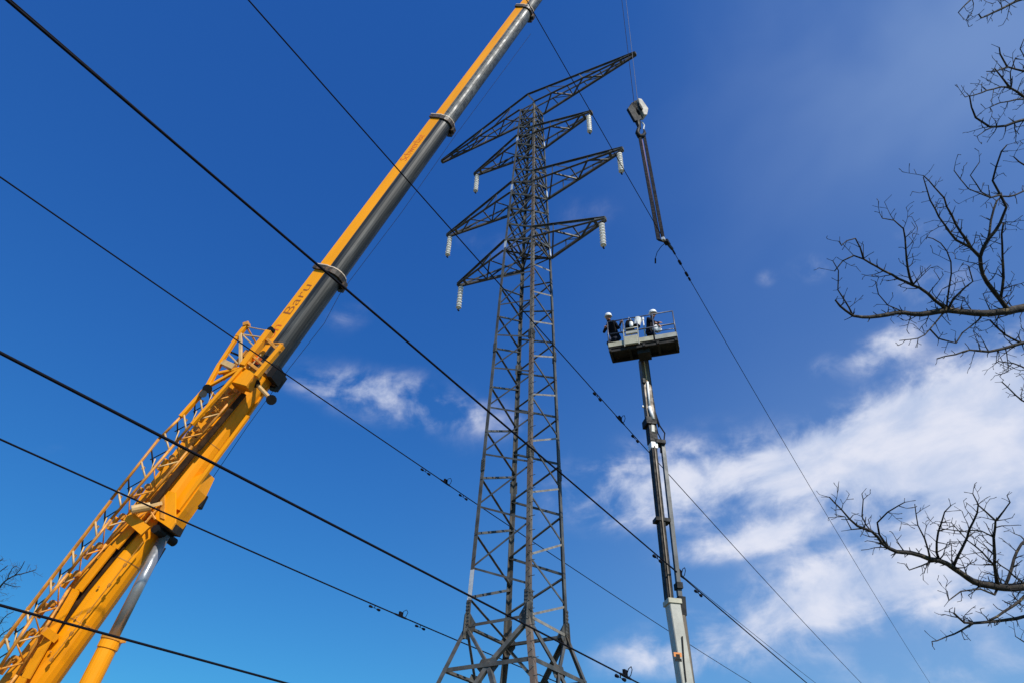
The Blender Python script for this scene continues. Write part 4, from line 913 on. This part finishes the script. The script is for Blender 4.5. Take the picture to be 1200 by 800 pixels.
BR = [ # anchor on the trunk or None (grows from another branch), photo polyline, start/end width in photo px, start/end depth
 ((TX, TY, 6.4), [(1230, 356), (1200, 361), (1172, 366), (1140, 367), (1110, 364), (1078, 369), (1050, 367), (1020, 372), (1000, 370), (985, 360), (979, 352)], 13, 1.8, 9.6, 8.6),
 (None, [(1185, 364), (1165, 342), (1152, 322), (1148, 302), (1158, 280), (1172, 262), (1179, 245), (1172, 228), (1163, 212), (1167, 195), (1174, 178), (1180, 170)], 6, 1.4, 9.4, 9.0),
 (None, [(1150, 303), (1138, 290), (1125, 272), (1115, 252), (1106, 232), (1095, 220), (1082, 206)], 4.4, 1.2, 9.2, 8.7),
 (None, [(1140, 293), (1120, 282), (1108, 264), (1095, 245), (1087, 225), (1082, 208)], 3.6, 1.1, 9.2, 8.9),
 (None, [(1112, 365), (1095, 352), (1078, 338), (1062, 332), (1045, 322), (1028, 314), (1012, 304), (1000, 300), (988, 306), (978, 318)], 5, 1.3, 9.0, 8.4),
 (None, [(1070, 335), (1063, 315), (1062, 292), (1058, 268), (1048, 258), (1034, 256)], 3.2, 1.1, 8.9, 8.5),
 (None, [(1014, 305), (1008, 290), (1002, 278), (986, 288), (983, 283)], 2.4, 1.0, 8.6, 8.3),
 (None, [(1108, 366), (1118, 350), (1132, 336), (1140, 330), (1135, 312)], 3.2, 1.3, 9.1, 8.9),
 (None, [(1172, 352), (1176, 325), (1175, 300), (1174, 276), (1176, 262)], 3.8, 2.0, 9.4, 9.2),
 (None, [(1108, 362), (1112, 336), (1114, 308), (1102, 285), (1086, 278)], 2.6, 1.0, 9.2, 8.8),
 (None, [(1105, 366), (1090, 385), (1076, 396), (1054, 399)], 2.4, .9, 9.1, 8.6),
 (None, [(1162, 231), (1148, 228), (1135, 222), (1118, 200 + 0)], 2.6, 1.0, 9.1, 8.8),
 (None, [(1162, 228), (1150, 226), (1138, 206 + 0), (1148, 190)], 2.0, .9, 9.1, 8.9),
 (None, [(1000, 370), (988, 350), (981, 340), (982, 318), (976, 306)], 2.2, 1.0, 8.7, 8.3),
 (None, [(1062, 366), (1040, 358), (1030, 345), (1026, 330)], 2.0, .9, 8.8, 8.6),
 (None, [(1158, 246 + 34), (1168, 236), (1190, 229), (1205, 222)], 2.4, 1.8, 9.3, 9.6),
 (None, [(1100, 396), (1120, 402), (1128, 390), (1150, 372)], 2.0, 1.6, 8.9, 9.2),
 ((TX, TY, 6.0), [(1230, 398), (1198, 402), (1170, 410), (1150, 411), (1136, 410), (1120, 415), (1098, 420)], 5, 1.3, 9.6, 9.0),
 (None, [(1200, 398), (1178, 392), (1160, 375)], 3, 2, 9.5, 9.4),
 (None, [(1215, 440), (1196, 428), (1170, 423)], 3, 1.2, 9.6, 9.3),
 ((TX, TY, 6.2), [(1230, 470), (1205, 472), (1190, 462), (1174, 447)], 3, 1.3, 9.6, 9.3),
 ((TX, TY, 8.6), [(1230, 152), (1200, 141), (1178, 147), (1160, 148), (1143, 138), (1138, 126), (1137, 112), (1131, 114)], 4.2, 1.2, 9.8, 9.4),
 ((TX, TY, 9.0), [(1225, 118), (1200, 113), (1185, 104), (1172, 102), (1150, 109), (1136, 113)], 4.2, 1.1, 9.8, 9.3),
 (None, [(1188, 106), (1174, 92), (1166, 80), (1162, 86)], 2.6, 1.1, 9.7, 9.5),
 ((TX, TY, 9.2), [(1225, 90), (1200, 83), (1180, 78), (1172, 64), (1171, 56)], 3.6, 1.2, 9.8, 9.4),
 (None, [(1180, 78), (1166, 84), (1156, 84)], 2.2, 1.0, 9.5, 9.3),
 (None, [(1205, 111), (1190, 117), (1172, 121), (1160, 126)], 2.6, 1.1, 9.7, 9.4),
 (None, [(1184, 102), (1185, 85), (1190, 68)], 1.8, 1.0, 9.7, 9.6),
 (None, [(1172, 148), (1155, 152), (1145, 160)], 2.0, .8, 9.6, 9.4),
 ((TX, TY, 9.6), [(1225, -14), (1200, -1), (1183, 5), (1165, 14), (1150, 21), (1147, 17)], 4, 1.6, 9.9, 9.4),
 (None, [(1150, -12), (1138, 0), (1130, 8), (1123, 15)], 2.6, 1.0, 9.5, 9.3),
 (None, [(1202, 70), (1195, 58), (1200, 46)], 2, 1, 9.7, 9.6),
 ((TX, TY, 7.6), [(1230, 188), (1205, 195), (1195, 190), (1188, 184)], 3, 1.2, 9.8, 9.6),
 ((TX, TY, 4.6), [(1230, 688), (1200, 687), (1178, 688), (1160, 685), (1140, 681), (1125, 670), (1110, 660), (1090, 654), (1068, 647), (1050, 645), (1035, 636), (1022, 622), (1005, 615), (996, 608), (985, 596), (972, 582)], 12, 1.5, 9.2, 8.2),
 (None, [(1040, 640), (1031, 625), (1028, 612), (1040, 600), (1052, 592), (1060, 588)], 3, 1.1, 8.5, 8.2),
 (None, [(1096, 655), (1098, 635), (1103, 612), (1108, 600), (1114, 592)], 3.2, 1.2, 8.7, 8.4),
 (None, [(1086, 652), (1084, 630), (1076, 615), (1072, 590)], 2.6, 1.0, 8.6, 8.4),
 (None, [(1120, 662), (1128, 640), (1136, 620), (1145, 600), (1147, 590), (1140, 578)], 3.8, 1.2, 8.8, 8.5),
 (None, [(1168, 683), (1165, 660), (1165, 630), (1166, 608), (1154, 598), (1145, 590)], 5, 1.4, 9.1, 8.8),
 (None, [(1166, 608), (1178, 598), (1184, 588), (1180, 580)], 2.4, 1.0, 9.0, 8.9),
 (None, [(1180, 685), (1186, 665), (1192, 645), (1202, 632), (1215, 628)], 4.2, 2.6, 9.2, 9.6),
 (None, [(1196, 684), (1182, 668), (1165, 655)], 2.4, 1.4, 9.2, 9.0),
 (None, [(1160, 665), (1144, 640), (1134, 632), (1115, 612)], 2.6, 1.0, 9.0, 8.7),
 (None, [(1160, 628), (1150, 622), (1120, 621), (1104, 619)], 2.2, .9, 8.9, 8.7),
 (None, [(1018, 620), (1010, 605), (1012, 585), (1010, 578)], 1.8, .9, 8.4, 8.3),
 (None, [(1010, 617), (998, 620), (990, 605), (980, 604)], 1.8, .8, 8.4, 8.2),
 (None, [(1170, 690), (1165, 696), (1150, 690), (1125, 692), (1112, 703), (1110, 692)], 3.2, 1.0, 9.0, 8.7),
 (None, [(1096, 662), (1080, 662), (1066, 668), (1060, 660)], 2.4, .9, 8.7, 8.5),
 ((TX, TY, 4.3), [(1230, 716), (1200, 722), (1170, 727), (1140, 730), (1130, 728), (1118, 718)], 5, 2.4, 9.3, 8.8),
 (None, [(1140, 730), (1128, 739), (1110, 745), (1098, 750), (1092, 751)], 3.0, 1.0, 8.9, 8.6),
 (None, [(1215, 695), (1195, 704), (1178, 716), (1160, 726)], 4, 2.6, 9.3, 9.0),
 (None, [(1205, 755), (1197, 750), (1190, 745)], 2, 1, 9.2, 9.0),
]
trunk_pts = [V(TX+.2, TY-.1, -.2), V(TX+.1, TY, 2), V(TX, TY, 4.5), V(TX, TY+.05, 6.5), V(TX+.1, TY+.1, 8.6), V(TX, TY, 10.2)]
t1 = tree('bare_tree', 'bare dark tree whose limbs reach in from the right edge of the picture', V(TX, TY, 0), None, (trunk_pts, [.42, .33, .29, .25, .2, .13]), BR, 9, .9, .40)
LBR = [((-33, 19.5, 7), [(-22, 715), (-8, 698), (0, 687), (8, 679), (17, 674), (28, 671), (42, 667)], 3.2, .9, 30, 29),
       (None, [(18, 674), (24, 666), (29, 657)], 1.4, .7, 29.5, 29), (None, [(4, 683), (14, 686), (24, 687)], 1.2, .6, 29.5, 29), (None, [(9, 678), (14, 666), (20, 662)], 1.2, .6, 29.5, 29),
       ((-33, 19.5, 8), [(-20, 680), (-6, 672), (3, 667), (9, 662)], 2, .8, 30, 29.5), ((-33, 19.5, 8.5), [(-18, 668), (-5, 660), (4, 654)], 2, .8, 30, 29.5),
       ((-33, 19.5, 6), [(-18, 745), (-4, 735), (6, 722), (16, 716)], 1.8, .8, 30, 29.5), ((-33, 19.5, 5.6), [(-14, 765), (0, 745), (10, 737), (20, 730)], 1.8, .8, 30, 29.5)]
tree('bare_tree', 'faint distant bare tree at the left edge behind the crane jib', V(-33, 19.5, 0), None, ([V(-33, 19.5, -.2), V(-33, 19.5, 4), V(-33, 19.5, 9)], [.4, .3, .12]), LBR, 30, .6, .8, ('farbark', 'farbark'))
